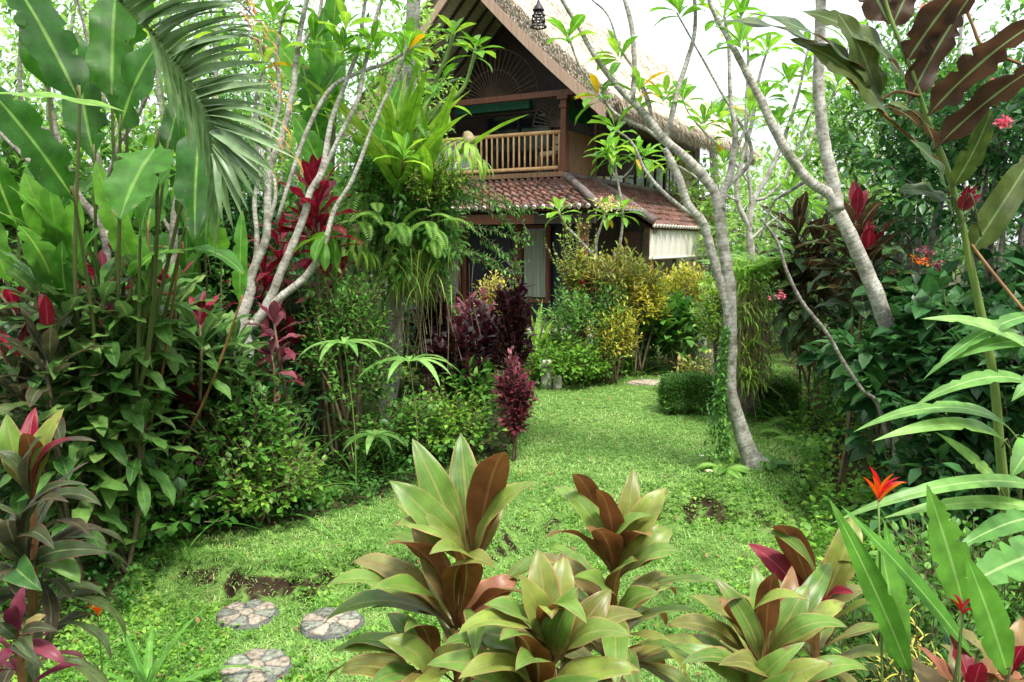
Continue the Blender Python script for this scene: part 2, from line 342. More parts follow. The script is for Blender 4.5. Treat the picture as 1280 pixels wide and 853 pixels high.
M['coverdark'] = leafmat('shade_cover_leaf', [(.03, .10, .018), (.05, .15, .025), (.08, .2, .03)], trans=.3, rough=.45)
M['spotted'] = leafmat('cream_edged_leaf', [(.10, .24, .04), (.16, .32, .07)], edge=(.5, .55, .25), trans=.35)
M['deadleaf'] = leafmat('dead_leaf', [(.20, .11, .05), (.3, .18, .08), (.12, .07, .04)], trans=.2, rough=.7)
def bark(name, c1, c2, c3, sc=15, moss=(.10, .13, .05), mossf=.62):
    m, t, out = mk(name); pb = nd(t, 'BsdfPrincipled'); pb.inputs['Roughness'].default_value = .9; pb.inputs['Specular IOR Level'].default_value = .2
    tc = nd(t, 'TexCoord'); nz = nd(t, 'TexNoise'); nz.inputs['Scale'].default_value = sc; nz.inputs['Detail'].default_value = 8; t.links.new(tc.outputs['Object'], nz.inputs['Vector'])
    cr = ramp(t, [(.28, c1), (.46, c2), (.66, c3)]); t.links.new(nz.outputs['Fac'], cr.inputs[0]); c = cr.outputs[0]
    uv = nd(t, 'UVMap', uv_map='UVMap'); wv = nd(t, 'TexWave', wave_type='BANDS', bands_direction='Y', wave_profile='SAW'); wv.inputs['Scale'].default_value = 9; wv.inputs['Distortion'].default_value = 5; wv.inputs['Detail'].default_value = 3; wv.inputs['Detail Scale'].default_value = 2
    t.links.new(uv.outputs[0], wv.inputs['Vector']); rg = nd(t, 'MapRange'); rg.inputs['From Min'].default_value = .84; rg.inputs['From Max'].default_value = .97; t.links.new(wv.outputs['Fac'], rg.inputs['Value'])
    c = mix(t, c, c1, mth(t, 'MULTIPLY', rg.outputs[0], .8))
    n2 = nd(t, 'TexNoise'); n2.inputs['Scale'].default_value = 7; n2.inputs['Detail'].default_value = 6; t.links.new(tc.outputs['Object'], n2.inputs['Vector'])
    ms = nd(t, 'MapRange'); ms.inputs['From Min'].default_value = mossf; ms.inputs['From Max'].default_value = mossf + .1; t.links.new(n2.outputs['Fac'], ms.inputs['Value']); c = mix(t, c, moss, mth(t, 'MULTIPLY', ms.outputs[0], .7))
    vo = nd(t, 'TexVoronoi'); vo.inputs['Scale'].default_value = 38; t.links.new(tc.outputs['Object'], vo.inputs['Vector']); ks = nd(t, 'MapRange'); ks.inputs['From Min'].default_value = .22; ks.inputs['From Max'].default_value = .12; t.links.new(vo.outputs['Distance'], ks.inputs['Value']); c = mix(t, c, c1, mth(t, 'MULTIPLY', ks.outputs[0], .6))
    t.links.new(c, pb.inputs['Base Color']); b = nd(t, 'Bump'); b.inputs['Strength'].default_value = .8; b.inputs['Distance'].default_value = .008
    t.links.new(mth(t, 'SUBTRACT', nz.outputs['Fac'], mth(t, 'ADD', rg.outputs[0], ks.outputs[0])), b.inputs['Height']); t.links.new(b.outputs[0], pb.inputs['Normal']); t.links.new(pb.outputs[0], out.inputs[0]); return m
M['barkpale'] = bark('pale_frangipani_bark', (.15, .135, .11), (.34, .32, .27), (.52, .50, .45))
M['barkgrey'] = bark('grey_bark', (.09, .08, .065), (.19, .175, .145), (.30, .28, .24))
M['barkdark'] = solid('dark_bark', (.05, .042, .034), (.14, .12, .09), 20, .9, .5)
M['barkmoss'] = bark('mossy_bark', (.12, .11, .085), (.36, .34, .29), (.55, .53, .48), 14, (.12, .17, .06), .52)
M['twig'] = solid('brown_twig', (.10, .07, .04), (.20, .15, .09), 12, .8)
M['gstem'] = solid('green_stem', (.09, .16, .035), (.17, .24, .055), 7, .5, spec=.4)
M['rstem'] = solid('reddish_stem', (.16, .07, .03), (.28, .15, .06), 7, .5)
M['stalk'] = solid('dark_leaf_stalk', (.05, .085, .02), (.10, .10, .035), 7, .5)
M['fanwood'] = solid('fan_slats', (.055, .036, .022), (.09, .06, .036), 8, .7)
M['root'] = solid('hanging_root', (.16, .12, .07), (.34, .29, .16), 8, .9)
M['petalred'] = leafmat('red_bract', [(.62, .02, .05), (.7, .06, .03), (.8, .10, .10)], trans=.35, rough=.4, boost=1.2)
M['petalorange'] = leafmat('orange_bract', [(.85, .16, .02), (.85, .28, .03), (.78, .08, .03)], trans=.35, rough=.4, boost=1.2)
M['petalpink'] = leafmat('pink_petal', [(.65, .10, .16), (.75, .22, .28), (.55, .05, .10)], trans=.35, rough=.5, boost=1.2)
M['petalwhite'] = leafmat('white_petal', [(.8, .76, .6), (.85, .82, .74)], trans=.3, rough=.5, boost=1.)
M['petalyellow'] = leafmat('cream_petal', [(.85, .72, .25), (.85, .8, .5)], trans=.3, rough=.5, boost=1.)
M['thatch'] = solid('thatch', (.42, .37, .30), (.62, .56, .46), 7, .95, 1.0, stretch=(6, 1, 1), c3=(.72, .67, .57), detail=8)
M['straw'] = leafmat('straw_end', [(.40, .31, .22), (.58, .5, .38), (.70, .63, .52), (.25, .17, .11)], trans=.1, rough=.9, boost=1)
M['woodpale'] = solid('weathered_board', (.30, .19, .13), (.42, .30, .22), 4, .7, .2, stretch=(8, 8, .6))
M['woodred'] = solid('red_brown_wood', (.09, .03, .018), (.18, .065, .035), 4, .5, .1, stretch=(8, 8, .6))
M['woodbrown'] = solid('brown_wood', (.16, .08, .04), (.28, .16, .09), 4, .6, .1, stretch=(8, 8, .6))
M['wooddark'] = solid('dark_wood', (.025, .017, .014), (.05, .032, .025), 4, .5, .1)
M['navy'] = solid('dark_blue_panel', (.010, .010, .022), (.016, .015, .03), 4, .35)
M['bamboo'] = solid('bamboo', (.55, .30, .13), (.72, .47, .24), 9, .4, .05, rndv=.18)
M['matting'] = solid('bamboo_matting', (.42, .33, .20), (.6, .5, .34), 18, .7, .2, stretch=(4, 4, .4))
M['greenpaint'] = solid('green_painted_wood', (.008, .07, .042), (.012, .10, .055), 8, .6)
M['tile'] = solid('terracotta_tile', (.10, .048, .036), (.19, .095, .07), 3.2, .9, .4, c3=(.085, .08, .072), detail=10, rndv=.4)
M['tileend'] = solid('pale_tile_end', (.5, .45, .38), (.7, .64, .56), 8, .8)
M['ridge'] = solid('grey_ridge_tile', (.08, .07, .065), (.19, .15, .13), 5, .85, .3)
M['blind'] = solid('canvas_blind', (.55, .52, .44), (.66, .63, .56), 3, .8, stretch=(5, 5, .3))
M['curtain'] = solid('pale_curtain', (.22, .25, .21), (.36, .40, .34), 2.5, .8, stretch=(14, 14, .5))
M['glass'] = solid('window_pane', (.012, .014, .018), (.02, .022, .026), 2, .08, spec=.6)
M['lattice'] = solid('pale_lattice', (.52, .56, .48), (.68, .70, .62), 4, .7)
M['plaster'] = solid('cream_plaster', (.42, .37, .28), (.52, .47, .38), 2, .85)
M['stone'] = solid('grey_stone', (.16, .15, .13), (.40, .38, .33), 9, .9, .6, c3=(.52, .50, .44))
M['stonedark'] = solid('dark_stone', (.05, .05, .055), (.13, .13, .125), 9, .9, .6)
M['stonebeige'] = solid('beige_pebble', (.14, .115, .09), (.36, .30, .23), 42, .9, .8, rndv=.2, c3=(.50, .43, .34), detail=3)
M['stonegreen'] = solid('grey_green_pebble', (.07, .08, .06), (.20, .21, .165), 42, .9, .8, rndv=.2, c3=(.30, .31, .25), detail=3)
M['iron'] = solid('dark_iron', (.04, .035, .045), (.09, .075, .09), 9, .5, metal=.5)
M['cushion'] = solid('yellow_green_cushion', (.30, .32, .03), (.38, .39, .06), 5, .85)
M['cloth'] = solid('pale_blue_cloth', (.35, .45, .55), (.5, .58, .66), 5, .85)
M['soil'] = solid('dark_soil', (.035, .022, .012), (.09, .06, .035), 9, .95, .8)

# ------------------------------------------------------------ the ground: one sheet to the horizon
def soft(*a): return np.unique(np.concatenate(a))
LB_Y = [1.5, 3.6, 4.2, 5.2, 5.5, 5.9, 7.0, 7.5, 10.7, 11.2, 12, 60]
LB_X = [-1.9, -2.35, -2.45, -2.35, -1.7, -1.22, -.56, -.05, .2, .5, .5, .5]
RB_Y = [1.5, 3.6, 5., 6.7, 8.5, 10.1, 12.7, 16, 60]
RB_X = [1.1, 1.6, 2.25, 2.75, 3.2, 3.6, 4.5, 5.2, 9]
MB_X = [-9, .2, .6, 1.0, 1.6, 2.1, 2.4, 2.9, 3.2, 9]
MB_Y = [11.2, 11.2, 11.1, 11.0, 11.7, 12.2, 12.9, 12.9, 14.5, 14.5]
def inlawn(x, y):
    return (x > np.interp(y, LB_Y, LB_X)) & (x < np.interp(y, RB_Y, RB_X)) & (y < np.interp(x, MB_X, MB_Y))
a = Acc()
gx = soft(np.linspace(-400, -12, 14), np.arange(-12, -3.2, .35), np.arange(-3.2, 3.6, .05), np.arange(3.6, 12, .35), np.linspace(12, 400, 14))
gy = soft(np.linspace(-60, 0, 8), np.arange(0, 3.4, .2), np.arange(3.4, 8.2, .045), np.arange(8.2, 22, .3), np.linspace(22, 900, 16))
X, Y = np.meshgrid(gx, gy)
Z = G(X, Y) - .010 + np.where((Y > 3.4) & (Y < 8.2), .009 * np.sin(X * 41 + np.sin(Y * 23) * 2) * np.cos(Y * 37), 0)
lw = inlawn(X, Y).astype(float)
a.grid(np.stack([X, Y, Z], -1), r=lw.ravel())
mm, t, out = mk('lawn_and_soil')
pb = nd(t, 'BsdfPrincipled'); pb.inputs['Roughness'].default_value = .95; pb.inputs['Specular IOR Level'].default_value = .1
tc = nd(t, 'TexCoord'); n1 = nd(t, 'TexNoise'); n1.inputs['Scale'].default_value = 9; n1.inputs['Detail'].default_value = 8; t.links.new(tc.outputs['Object'], n1.inputs['Vector'])
gcol = ramp(t, [(.3, (.05, .09, .02)), (.5, (.09, .17, .035)), (.7, (.15, .24, .06))]); t.links.new(n1.outputs['Fac'], gcol.inputs[0])
scol = ramp(t, [(.3, (.016, .010, .006)), (.55, (.04, .027, .016)), (.75, (.08, .055, .035))]); t.links.new(n1.outputs['Fac'], scol.inputs[0])
at_ = nd(t, 'Attribute', attribute_name='rnd'); geo = nd(t, 'NewGeometry'); sx = nd(t, 'SeparateXYZ'); t.links.new(geo.outputs['Normal'], sx.inputs[0])
st = nd(t, 'MapRange'); st.inputs['From Min'].default_value = .68; st.inputs['From Max'].default_value = .80; t.links.new(mth(t, 'ADD', sx.outputs[2], mth(t, 'MULTIPLY', mth(t, 'SUBTRACT', n1.outputs['Fac'], .5), .9)), st.inputs['Value'])
f = mth(t, 'MULTIPLY', st.outputs[0], mth(t, 'ADD', mth(t, 'MULTIPLY', at_.outputs['Fac'], .85), .15))
t.links.new(mix(t, scol.outputs[0], gcol.outputs[0], f), pb.inputs['Base Color'])
bp = nd(t, 'Bump'); bp.inputs['Strength'].default_value = .8; bp.inputs['Distance'].default_value = .03; t.links.new(n1.outputs['Fac'], bp.inputs['Height']); t.links.new(bp.outputs[0], pb.inputs['Normal'])
t.links.new(pb.outputs[0], out.inputs[0])
ground = a.build('ground', mm); ground['kind'] = 'structure'

# ------------------------------------------------------------ stepping stones
STONES = [(308, 771, .172, 0.0), (414, 781, .175, .5), (320, 838, .175, 1.1)]
stone_xy = []
labels = ['round stepping stone with flower mosaic, farthest left beside the soil bank', 'round stepping stone with flower mosaic, nearest the big cordyline leaves',
          'round stepping stone with flower mosaic, cut by the bottom edge of the photo']
for (px, py, rad, ro), lb in zip(STONES, labels):
    p = gp(px, py); stone_xy.append((p[0], p[1], rad)); p[2] -= .022
    root = thing('stepping_stone', lb, 'stepping stone', (p[0], p[1], p[2] - .03), 'flower mosaic stepping stones')
    th = np.linspace(0, 2 * math.pi, 49)[:-1]; rr = rad * (1 + .03 * np.sin(th * 3 + ro) + .02 * np.sin(th * 5))
    rings = []
    for k, (s_, z_) in enumerate([(.93, -.06), (1.02, -.03), (1.03, .03), (1.0, .048), (.9, .056), (.5, .058), (.02, .058)]):
        rings.append(np.stack([p[0] + rr * s_ * np.cos(th), p[1] + rr * s_ * np.sin(th), np.full(48, p[2] + z_ - .012) + (rng.normal(size=48) * .0015)], -1))
    Rg = np.array(rings); Rg = np.concatenate([Rg, Rg[:, :1]], 1); a = Acc(); a.grid(Rg[:, ::-1]); a.build('stone_base', M['stonedark'], root)
    zt = p[2] + .048
    for k in range(8):
        c = ro + k * math.pi / 4; a = Acc(); n = 12
        # petal: fan between two spokes made of small pebbles cells
        tt = np.linspace(0, 1, 7); vs = []
        for q in tt:
            rr_ = rad * (.25 + .70 * q); hw = (.355 + .02 * np.sin(q * 9 + k)) * (.82 + .18 * q ** .5)
            if q > .84: hw *= 1 - (q - .84) * .9
            ang = c + np.linspace(-hw, hw, 7) + rng.normal(size=7) * .012
            vs.append(np.stack([p[0] + rr_ * np.cos(ang), p[1] + rr_ * np.sin(ang), zt + .007 * np.cos(np.linspace(-1.3, 1.3, 7)) + rng.normal(size=7) * .0007], -1))
        vs = np.array(vs); low = vs.copy(); low[..., 2] -= .012
        full = np.concatenate([low[:, :1], vs, low[:, -1:]], 1); full = np.concatenate([full[:1] * [1, 1, 1] - [0, 0, .012], full, full[-1:] - [0, 0, .012]], 0)
        a.grid(full[:, :], r=rng.random()); a.build('petal', M['stonebeige'] if k % 2 else M['stonegreen'], root)
    a = Acc(); rg = []
    for s_, z_ in [(.24, -.01), (.23, .006), (.14, .011), (.01, .012)]:
        rg.append(np.stack([p[0] + rad * s_ * np.cos(th), p[1] + rad * s_ * np.sin(th), np.full(48, zt + z_)], -1))
    rg = np.array(rg); rg = np.concatenate([rg, rg[:, :1]], 1); a.grid(rg[:, ::-1]); a.build('centre_pebble', M['stonebeige'], root)

# ------------------------------------------------------------ grass
def nostone(x, y, k=1.0):
    m_ = np.ones(len(x), bool)
    for sx_, sy_, sr in stone_xy: m_ &= (x - sx_) ** 2 + (y - sy_) ** 2 > (sr * k) ** 2
    return m_
def slope_ok(x, y):
    e = .04; gx_ = (G(x + e, y) - G(x - e, y)) / (2 * e); gy_ = (G(x, y + e) - G(x, y - e)) / (2 * e)
    return np.hypot(gx_, gy_) < .98 + .25 * wob(x * 5, y * 4)
def blades(n, y0, y1, L, W, p=1.0):
    """density falls with distance: pick rows evenly in picture height"""
    q = rng.random(n); y = 1 / (1 / y0 + (1 / y1 - 1 / y0) * q); x = (rng.random(n) - .5) * 1.45 * y
    k = inlawn(x, y) & nostone(x, y, .90 + .08 * rng.random(len(x))); k &= slope_ok(x, y) | (rng.random(n) < .25)
    ed = (wob(x * 1.7, y * 1.3) + 1.2) / 2.2
    k &= rng.random(n) < .35 + .65 * ed
    x, y = x[k], y[k]; return np.stack([x, y, G(x, y) - .004], -1)
a = Acc()
for (n, y0, y1, L, W) in [(230000, 3.2, 6.5, .036, .0045), (160000, 6.2, 13, .045, .008), (60000, 3.2, 13, .055, .0055)]:
    b = blades(n, y0, y1, L, W); N = len(b)
    dd = rdir(N, .55); dd[:, 2] = np.abs(dd[:, 2]) + .15
    tone = np.clip(.45 + .3 * wob(b[:, 0] * 1.1, b[:, 1] * .9) + .22 * wob(b[:, 0] * .4 + 2, b[:, 1] * 2.3) + rng.normal(size=N) * .24, 0, 1)
    s = (b[:, 1] / y0) ** .5
    a.leaves(b, dd, L * (.5 + rng.random(N)) , W * s * (.6 + .8 * rng.random(N)), 1.0 + rng.random(N), 0, 0., 'grass', 2, r=tone)
n = 9000; x = -2.5 + 1.9 * rng.random(n); y = bankY(x) + .10 + .10 * rng.random(n); k = inlawn(x, y) & (rng.random(n) < .45 + .5 * wob(x * 6, 0)); x, y = x[k], y[k]; N = len(x)
d_ = np.stack([rng.normal(size=N) * .5, -.6 + rng.normal(size=N) * .4, .5 + .5 * rng.random(N)], -1)       # longer grass hanging over the bank's rim
a.leaves(np.stack([x, y, G(x, y)], -1), d_, .05 + .05 * rng.random(N), .005, 1.6, 0, 0., 'grass', 3, r=np.clip(.3 + .3 * rng.normal(size=N), 0, 1))
# low broad-leaved creeping weeds in the lower terrace
g = a.build('grass', M['grass'], None, smooth=False); g['kind'] = 'stuff'
def cover(n, test, L, y0, y1, mat, name, h=.05, W=.75, prof='ovate', xr=(-1, 1)):
    q = rng.random(n); y = 1 / (1 / y0 + (1 / y1 - 1 / y0) * q); x = (xr[0] + (xr[1] - xr[0]) * rng.random(n)) * .75 * y
    k = test(x, y) & nostone(x, y, 1.02); x, y = x[k], y[k]; N = len(x)
    z = G(x, y) + h * rng.random(N) * (1.0 + .9 * wob(x * 3, y * 3))
    a = Acc(); Ls = L * (.5 + rng.random(N)) * (y / y0) ** .35
    a.leaves(np.stack([x, y, z], -1), rdir(N, .35), Ls, Ls * W, .5, 0, .2, prof, 3, r=np.clip(.5 + .5 * wob(x * 2, y * 2) + rng.normal(size=N) * .25, 0, 1))
    o = a.build(name, mat); o['kind'] = 'stuff'; return o
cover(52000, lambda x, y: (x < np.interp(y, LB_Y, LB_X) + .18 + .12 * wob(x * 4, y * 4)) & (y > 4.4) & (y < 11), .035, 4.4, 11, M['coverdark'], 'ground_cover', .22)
cover(60000, lambda x, y: (x > np.interp(y, RB_Y, RB_X) - .25 + .12 * wob(x * 4, y * 4)) & (y > 3.2), .042, 3.2, 12, M['cover'], 'ground_cover', .2)
cover(26000, lambda x, y: (y > np.interp(x, MB_X, MB_Y) - .15) & (y < 15), .05, 10.8, 15, M['cover'], 'ground_cover', .25)
def weeds(x, y):
    c = (wob(x * 1.6 + 2, y * 1.9) > .15) & (y < bankY(x) + .25) & inlawn(x, y)
    c |= (np.abs(y - bankY(x) - .1) < .22) & (x > .9) & (x < 2.4)
    c |= (x < -1.55) & (y < 4.6); return c
cover(60000, weeds, .022, 3.2, 6.6, M['cover'], 'creeping_weeds', .03)
cover(1300, lambda x, y: inlawn(x, y), .03, 3.2, 11, M['deadleaf'], 'fallen_leaves', .035, .5)
for (px, py, s_, mt, lb) in [(885, 630, .04, 'petalyellow', 'fallen pale yellow flower lying on the lawn just above the mossy bank'), (877, 577, .03, 'petalwhite', 'small fallen white flower on the lawn left of the frangipani foot'),
                         (1045, 588, .04, 'petalorange', 'fallen orange flower lying on the grass right of the frangipani foot')]:
    p = gp(px, py) + [0, 0, .05]; a = Acc(); th = np.arange(5) * 2 * math.pi / 5 + .3
    a.leaves(np.tile(p, (5, 1)), np.stack([np.cos(th), np.sin(th), np.full(5, .45)], -1), s_, s_ * .6, .7, 0, .2, 'obov', 4)
    tag(a.build('fallen_flower', M[mt]), lb, 'flower')

# ------------------------------------------------------------ the house
TH = R(30)
c0 = at(705, 215, 17.0)
HO = np.array([c0[0], c0[1], 0.0]); US = np.array([math.cos(TH), -math.sin(TH), 0]); VS = np.array([math.sin(TH), math.cos(TH), 0])
house = thing('thatched_house', 'two storey wooden house with thatched roof, bamboo balcony and terracotta tiled porch roof', 'house', HO, None, -TH)
def HP(a, name, mat, parent=None, smooth=False): return a.build(name, mat, parent or house, smooth, local=True)
ZB = 3.46                                                     # balcony floor
AP = (-1.92, 7.55); EV = (1.32, 4.50); HW = 3.24
# thatch: two thick slopes, verge at v=-.8, back at v=10.5
def slope(sgn):
    a = Acc(); nu, nv = 60, 150
    u = np.linspace(0, 1, nu); v = np.linspace(-.85, 11.0, nv); U, V = np.meshgrid(u, v, indexing='ij')
    xx = AP[0] + sgn * U * HW; zz = AP[1] + (EV[1] - AP[1]) * U + .10 * np.sin(U * 3.14) * -1
    nx, nz = sgn * .68, .73; th = .30 + .03 * rng.normal(size=U.shape) * .5 + .05 * np.sin(V * 4 + U * 11) * .3
    top = np.stack([xx + nx * th, V, zz + nz * th], -1); bot = np.stack([xx, V, zz], -1)
    ring = np.concatenate([top, bot[::-1]], 0); ring = np.concatenate([ring, ring[:1]], 0)
    if sgn < 0: ring = ring[::-1]
    a.grid(ring[::-1])
    for vi in (0, -1):      # close the verge ends
        e = np.stack([top[:, vi], bot[:, vi]], 1); a.grid(e if (vi == 0) == (sgn > 0) else e[:, ::-1])
    return HP(a, 'thatch_slope', M['thatch'], smooth=False)
slope(1); slope(-1)
# ragged straw ends along verge and eaves
a = Acc(); N = 9000
for sgn in (1, -1):
    q = rng.random(N); xx = AP[0] + sgn * q * HW; zz = AP[1] + (EV[1] - AP[1]) * q - .10 * np.sin(q * 3.14); o = rng.random(N) * .31
    b = np.stack([xx + sgn * .68 * o, np.full(N, -.84), zz + .73 * o], -1)
    a.leaves(b, nrm(np.stack([sgn * .8 + rng.normal(size=N) * .25, np.full(N, -.55) + rng.normal(size=N) * .25, -.6 + rng.normal(size=N) * .25], -1)), .09 + .07 * rng.random(N), .016, .4, 0, 0, 'grass', 2)
    vv = rng.random(N) * 11.8 - .85; b = np.stack([np.full(N, AP[0] + sgn * HW) + sgn * .68 * o, vv, EV[1] + .73 * o - .03], -1)
    a.leaves(b, nrm(np.stack([sgn * .6 + rng.normal(size=N) * .3, rng.normal(size=N) * .3, -.9 + rng.normal(size=N) * .2], -1)), .14 + .1 * rng.random(N), .02, .4, 0, 0, 'grass', 2)
    # loose straws over the slope
    q = rng.random(N * 2) ; vv = rng.random(N * 2) * 11.8 - .85; xx = AP[0] + sgn * (q * HW + .21); zz = AP[1] + (EV[1] - AP[1]) * q - .10 * np.sin(q * 3.14) + .235
    a.leaves(np.stack([xx, vv, zz], -1), nrm(np.stack([np.full(N * 2, sgn * .75), rng.normal(size=N * 2) * .2, np.full(N * 2, -.62)], -1)), .22, .022, .25, 0, 0, 'grass', 2)
HP(a, 'straw_fringe', M['straw'])
# ridge cap
a = Acc(); v = np.linspace(-.85, 11, 60); an = np.linspace(-.3, math.pi + .3, 10)
a.grid(np.stack([np.stack([AP[0] + .34 * np.cos(an), np.full(10, q), AP[1] + .12 + .34 * np.sin(an)], -1) for q in v])); HP(a, 'ridge_cap', M['thatch'])
# barge boards under the verge
for sgn in (1, -1):
    a = Acc(); q = np.linspace(0, 1.0, 30)
    xx = AP[0] + sgn * q * HW; zz = AP[1] + (EV[1] - AP[1]) * q - .10 * np.sin(q * 3.14)
    P = np.stack([np.stack([xx, np.full(30, -.93), zz + .05], -1), np.stack([xx, np.full(30, -.93), zz - .20], -1), np.stack([xx, np.full(30, -.86), zz - .20], -1), np.stack([xx, np.full(30, -.86), zz + .05], -1)], 1)
    P = np.concatenate([P, P[:, :1]], 1); a.grid(P if sgn < 0 else P[:, ::-1]); HP(a, 'barge_board', M['woodpale'])
# under-roof ceiling boards and rafters
for sgn in (1, -1):
    a = Acc(); q = np.linspace(.02, 1, 14)
    for v0 in np.arange(-.75, 10.9, .45):
        xx = AP[0] + sgn * q * HW; zz = AP[1] + (EV[1] - AP[1]) * q - .10 * np.sin(q * 3.14) - .06
        a.tube(np.stack([xx, np.full(14, v0), zz], -1), .035, 6, 1)
    HP(a, 'rafters', M['wooddark'], smooth=True)
# gable wall, set back; upper rooms
def wallbox(u0, u1, v0, v1, z0, z1, name, mat, parent=None):
    a = Acc(); a.box(((u0 + u1) / 2, (v0 + v1) / 2, (z0 + z1) / 2), (u1 - u0, v1 - v0, z1 - z0)); return HP(a, name, M[mat], parent)
VB = 1.5
a = Acc(); a.add([[-4.85, VB, ZB], [1.0, VB, ZB], [1.0, VB, 4.75], [AP[0], VB, AP[1] - .12], [-4.85, VB, 4.75]], [[0, 1, 2, 3], [0, 3, 4, 0]]); HP(a, 'gable_wall', M['wooddark'])
wallbox(-4.6, .0, VB, 9.6, ZB, ZB + .06, 'upper_floor', 'wooddark')
wallbox(-3.95, 0.05, -.12, VB, ZB - .10, ZB, 'balcony_floor', 'woodbrown')
# balcony door and windows in the gable wall
wallbox(-2.72, -1.1, VB - .05, VB, ZB + .05, 4.93, 'balcony_door', 'glass')
for uu in (-2.76, -1.9, -1.06): wallbox(uu - .035, uu + .035, VB - .09, VB - .052, ZB + .02, 4.95, 'door_frame', 'navy')
wallbox(-4.0, .15, .38, .5, 4.80, 4.98, 'tie_beam', 'wooddark')
wallbox(-2.85, -.95, .20, .36, 4.86, 5.04, 'green_beam', 'greenpaint')
# radiating fans of bamboo
def fan(cu, cz, rad, a0, a1, n, v):
    f = thing_part('fan_panel')
    a = Acc()
    for th in np.linspace(a0, a1, n): a.tube([[cu + .12 * math.cos(th), v, cz + .12 * math.sin(th)], [cu + rad * math.cos(th), v, cz + rad * math.sin(th)]], .013, 5, 1)
    for r_ in (rad, rad * .62, .12):
        an = np.linspace(a0, a1, 20); a.tube(np.stack([cu + r_ * np.cos(an), np.full(20, v + .015), cz + r_ * np.sin(an)], -1), .014, 5, 1)
    return HP(a, 'fan_panel', M['fanwood'])
def thing_part(n): return None
fan(-1.9, 5.05, 1.15, R(8), R(172), 24, .28); fan(-.12, 4.42, .78, R(92), R(175), 13, .28); fan(-3.7, 4.42, .78, R(5), R(88), 13, .28)
# posts
def post(u, v, z0, z1, w_, mat='woodred', name='post'):
    a = Acc(); h = z1 - z0
    for (s_, f0, f1) in [(1.25, 0, .08), (1.0, .08, .5), (.8, .5, .84), (1.15, .84, .88), (.9, .88, .95), (1.6, .95, 1.0)]:
        a.box((u, v, z0 + h * (f0 + f1) / 2), (w_ * s_, w_ * s_, h * (f1 - f0) - .002))
    return HP(a, name, M[mat])
post(0, 0, ZB, 5.0, .15); post(-3.9, 0, ZB, 5.0, .15)
wallbox(-4.2, 0.3, -.06, .06, 5.002, 5.12, 'eave_beam', 'woodred')
# balustrade
bal = None
a = Acc(); a.tube([[-3.85, -.02, ZB + .82], [-2, -.02, ZB + .825], [-.08, -.02, ZB + .82]], .042, 9, 3, .03); rail = HP(a, 'balcony_rail', M['bamboo'], smooth=True)
a = Acc(); a.tube([[-3.85, -.02, ZB + .09], [-2, -.02, ZB + .085], [-.08, -.02, ZB + .09]], .042, 9, 3, .03); HP(a, 'balcony_rail', M['bamboo'], smooth=True)
for k in range(28):
    a = Acc(); u = -3.8 + k * .137; a.tube([[u, -.02, ZB + .12], [u, -.02, ZB + .45], [u, -.02, ZB + .79]], .021, 7, 2, .05); HP(a, 'baluster', M['bamboo'], smooth=True)
# side rail wall beside the balcony
wallbox(-.04, .04, .08, VB, ZB - .05, ZB + .85, 'side_parapet', 'woodbrown')
# blue drapes and a wicker seat on the balcony
# upper side wall (u=0), v 1.5 .. 9.4
wallbox(-.12, .0, VB, 9.4, ZB - .3, 5.45, 'upper_side_wall', 'woodbrown')
for (v0, v1, mt, nm) in [(VB + .02, 1.95, 'matting', 'wall_panel'), (2.0, 3.15, 'lattice', 'window'), (3.25, 6.1, 'glass', 'window'), (6.2, 7.1, 'lattice', 'window'), (7.2, 8.6, 'matting', 'wall_panel')]:
    w_ = wallbox(.003, .03, v0, v1, ZB - .1, 4.62, nm, mt)
    if nm == 'window':
        a = Acc()
        for q in np.linspace(v0, v1, 4 if mt == 'lattice' else 5):
            a.box((.045, q, (ZB - .1 + 4.62) / 2), (.03, .05 if mt != 'lattice' else .02, 4.72 - ZB))
        if mt == 'lattice':
            for q in np.linspace(ZB - .1, 4.62, 9): a.box((.047, (v0 + v1) / 2, q), (.02, v1 - v0, .015))
        else:
            a.box((.047, (v0 + v1) / 2, ZB - .07), (.035, v1 - v0, .06)); a.box((.047, (v0 + v1) / 2, 4.6), (.035, v1 - v0, .06))
        HP(a, 'window_frame', M['wooddark' if mt != 'lattice' else 'navy'], w_)
for q in (VB, 2.0 - .02, 3.2, 6.15, 7.15, 8.65):
    wallbox(.031, .075, q - .04, q + .04, ZB - .12, 4.7, 'wall_stud', 'woodbrown')
# green side shade seen under the eave by the corner post
wallbox(.02, .05, .12, 1.2, 4.52, 4.95, 'green_beam', 'greenpaint')
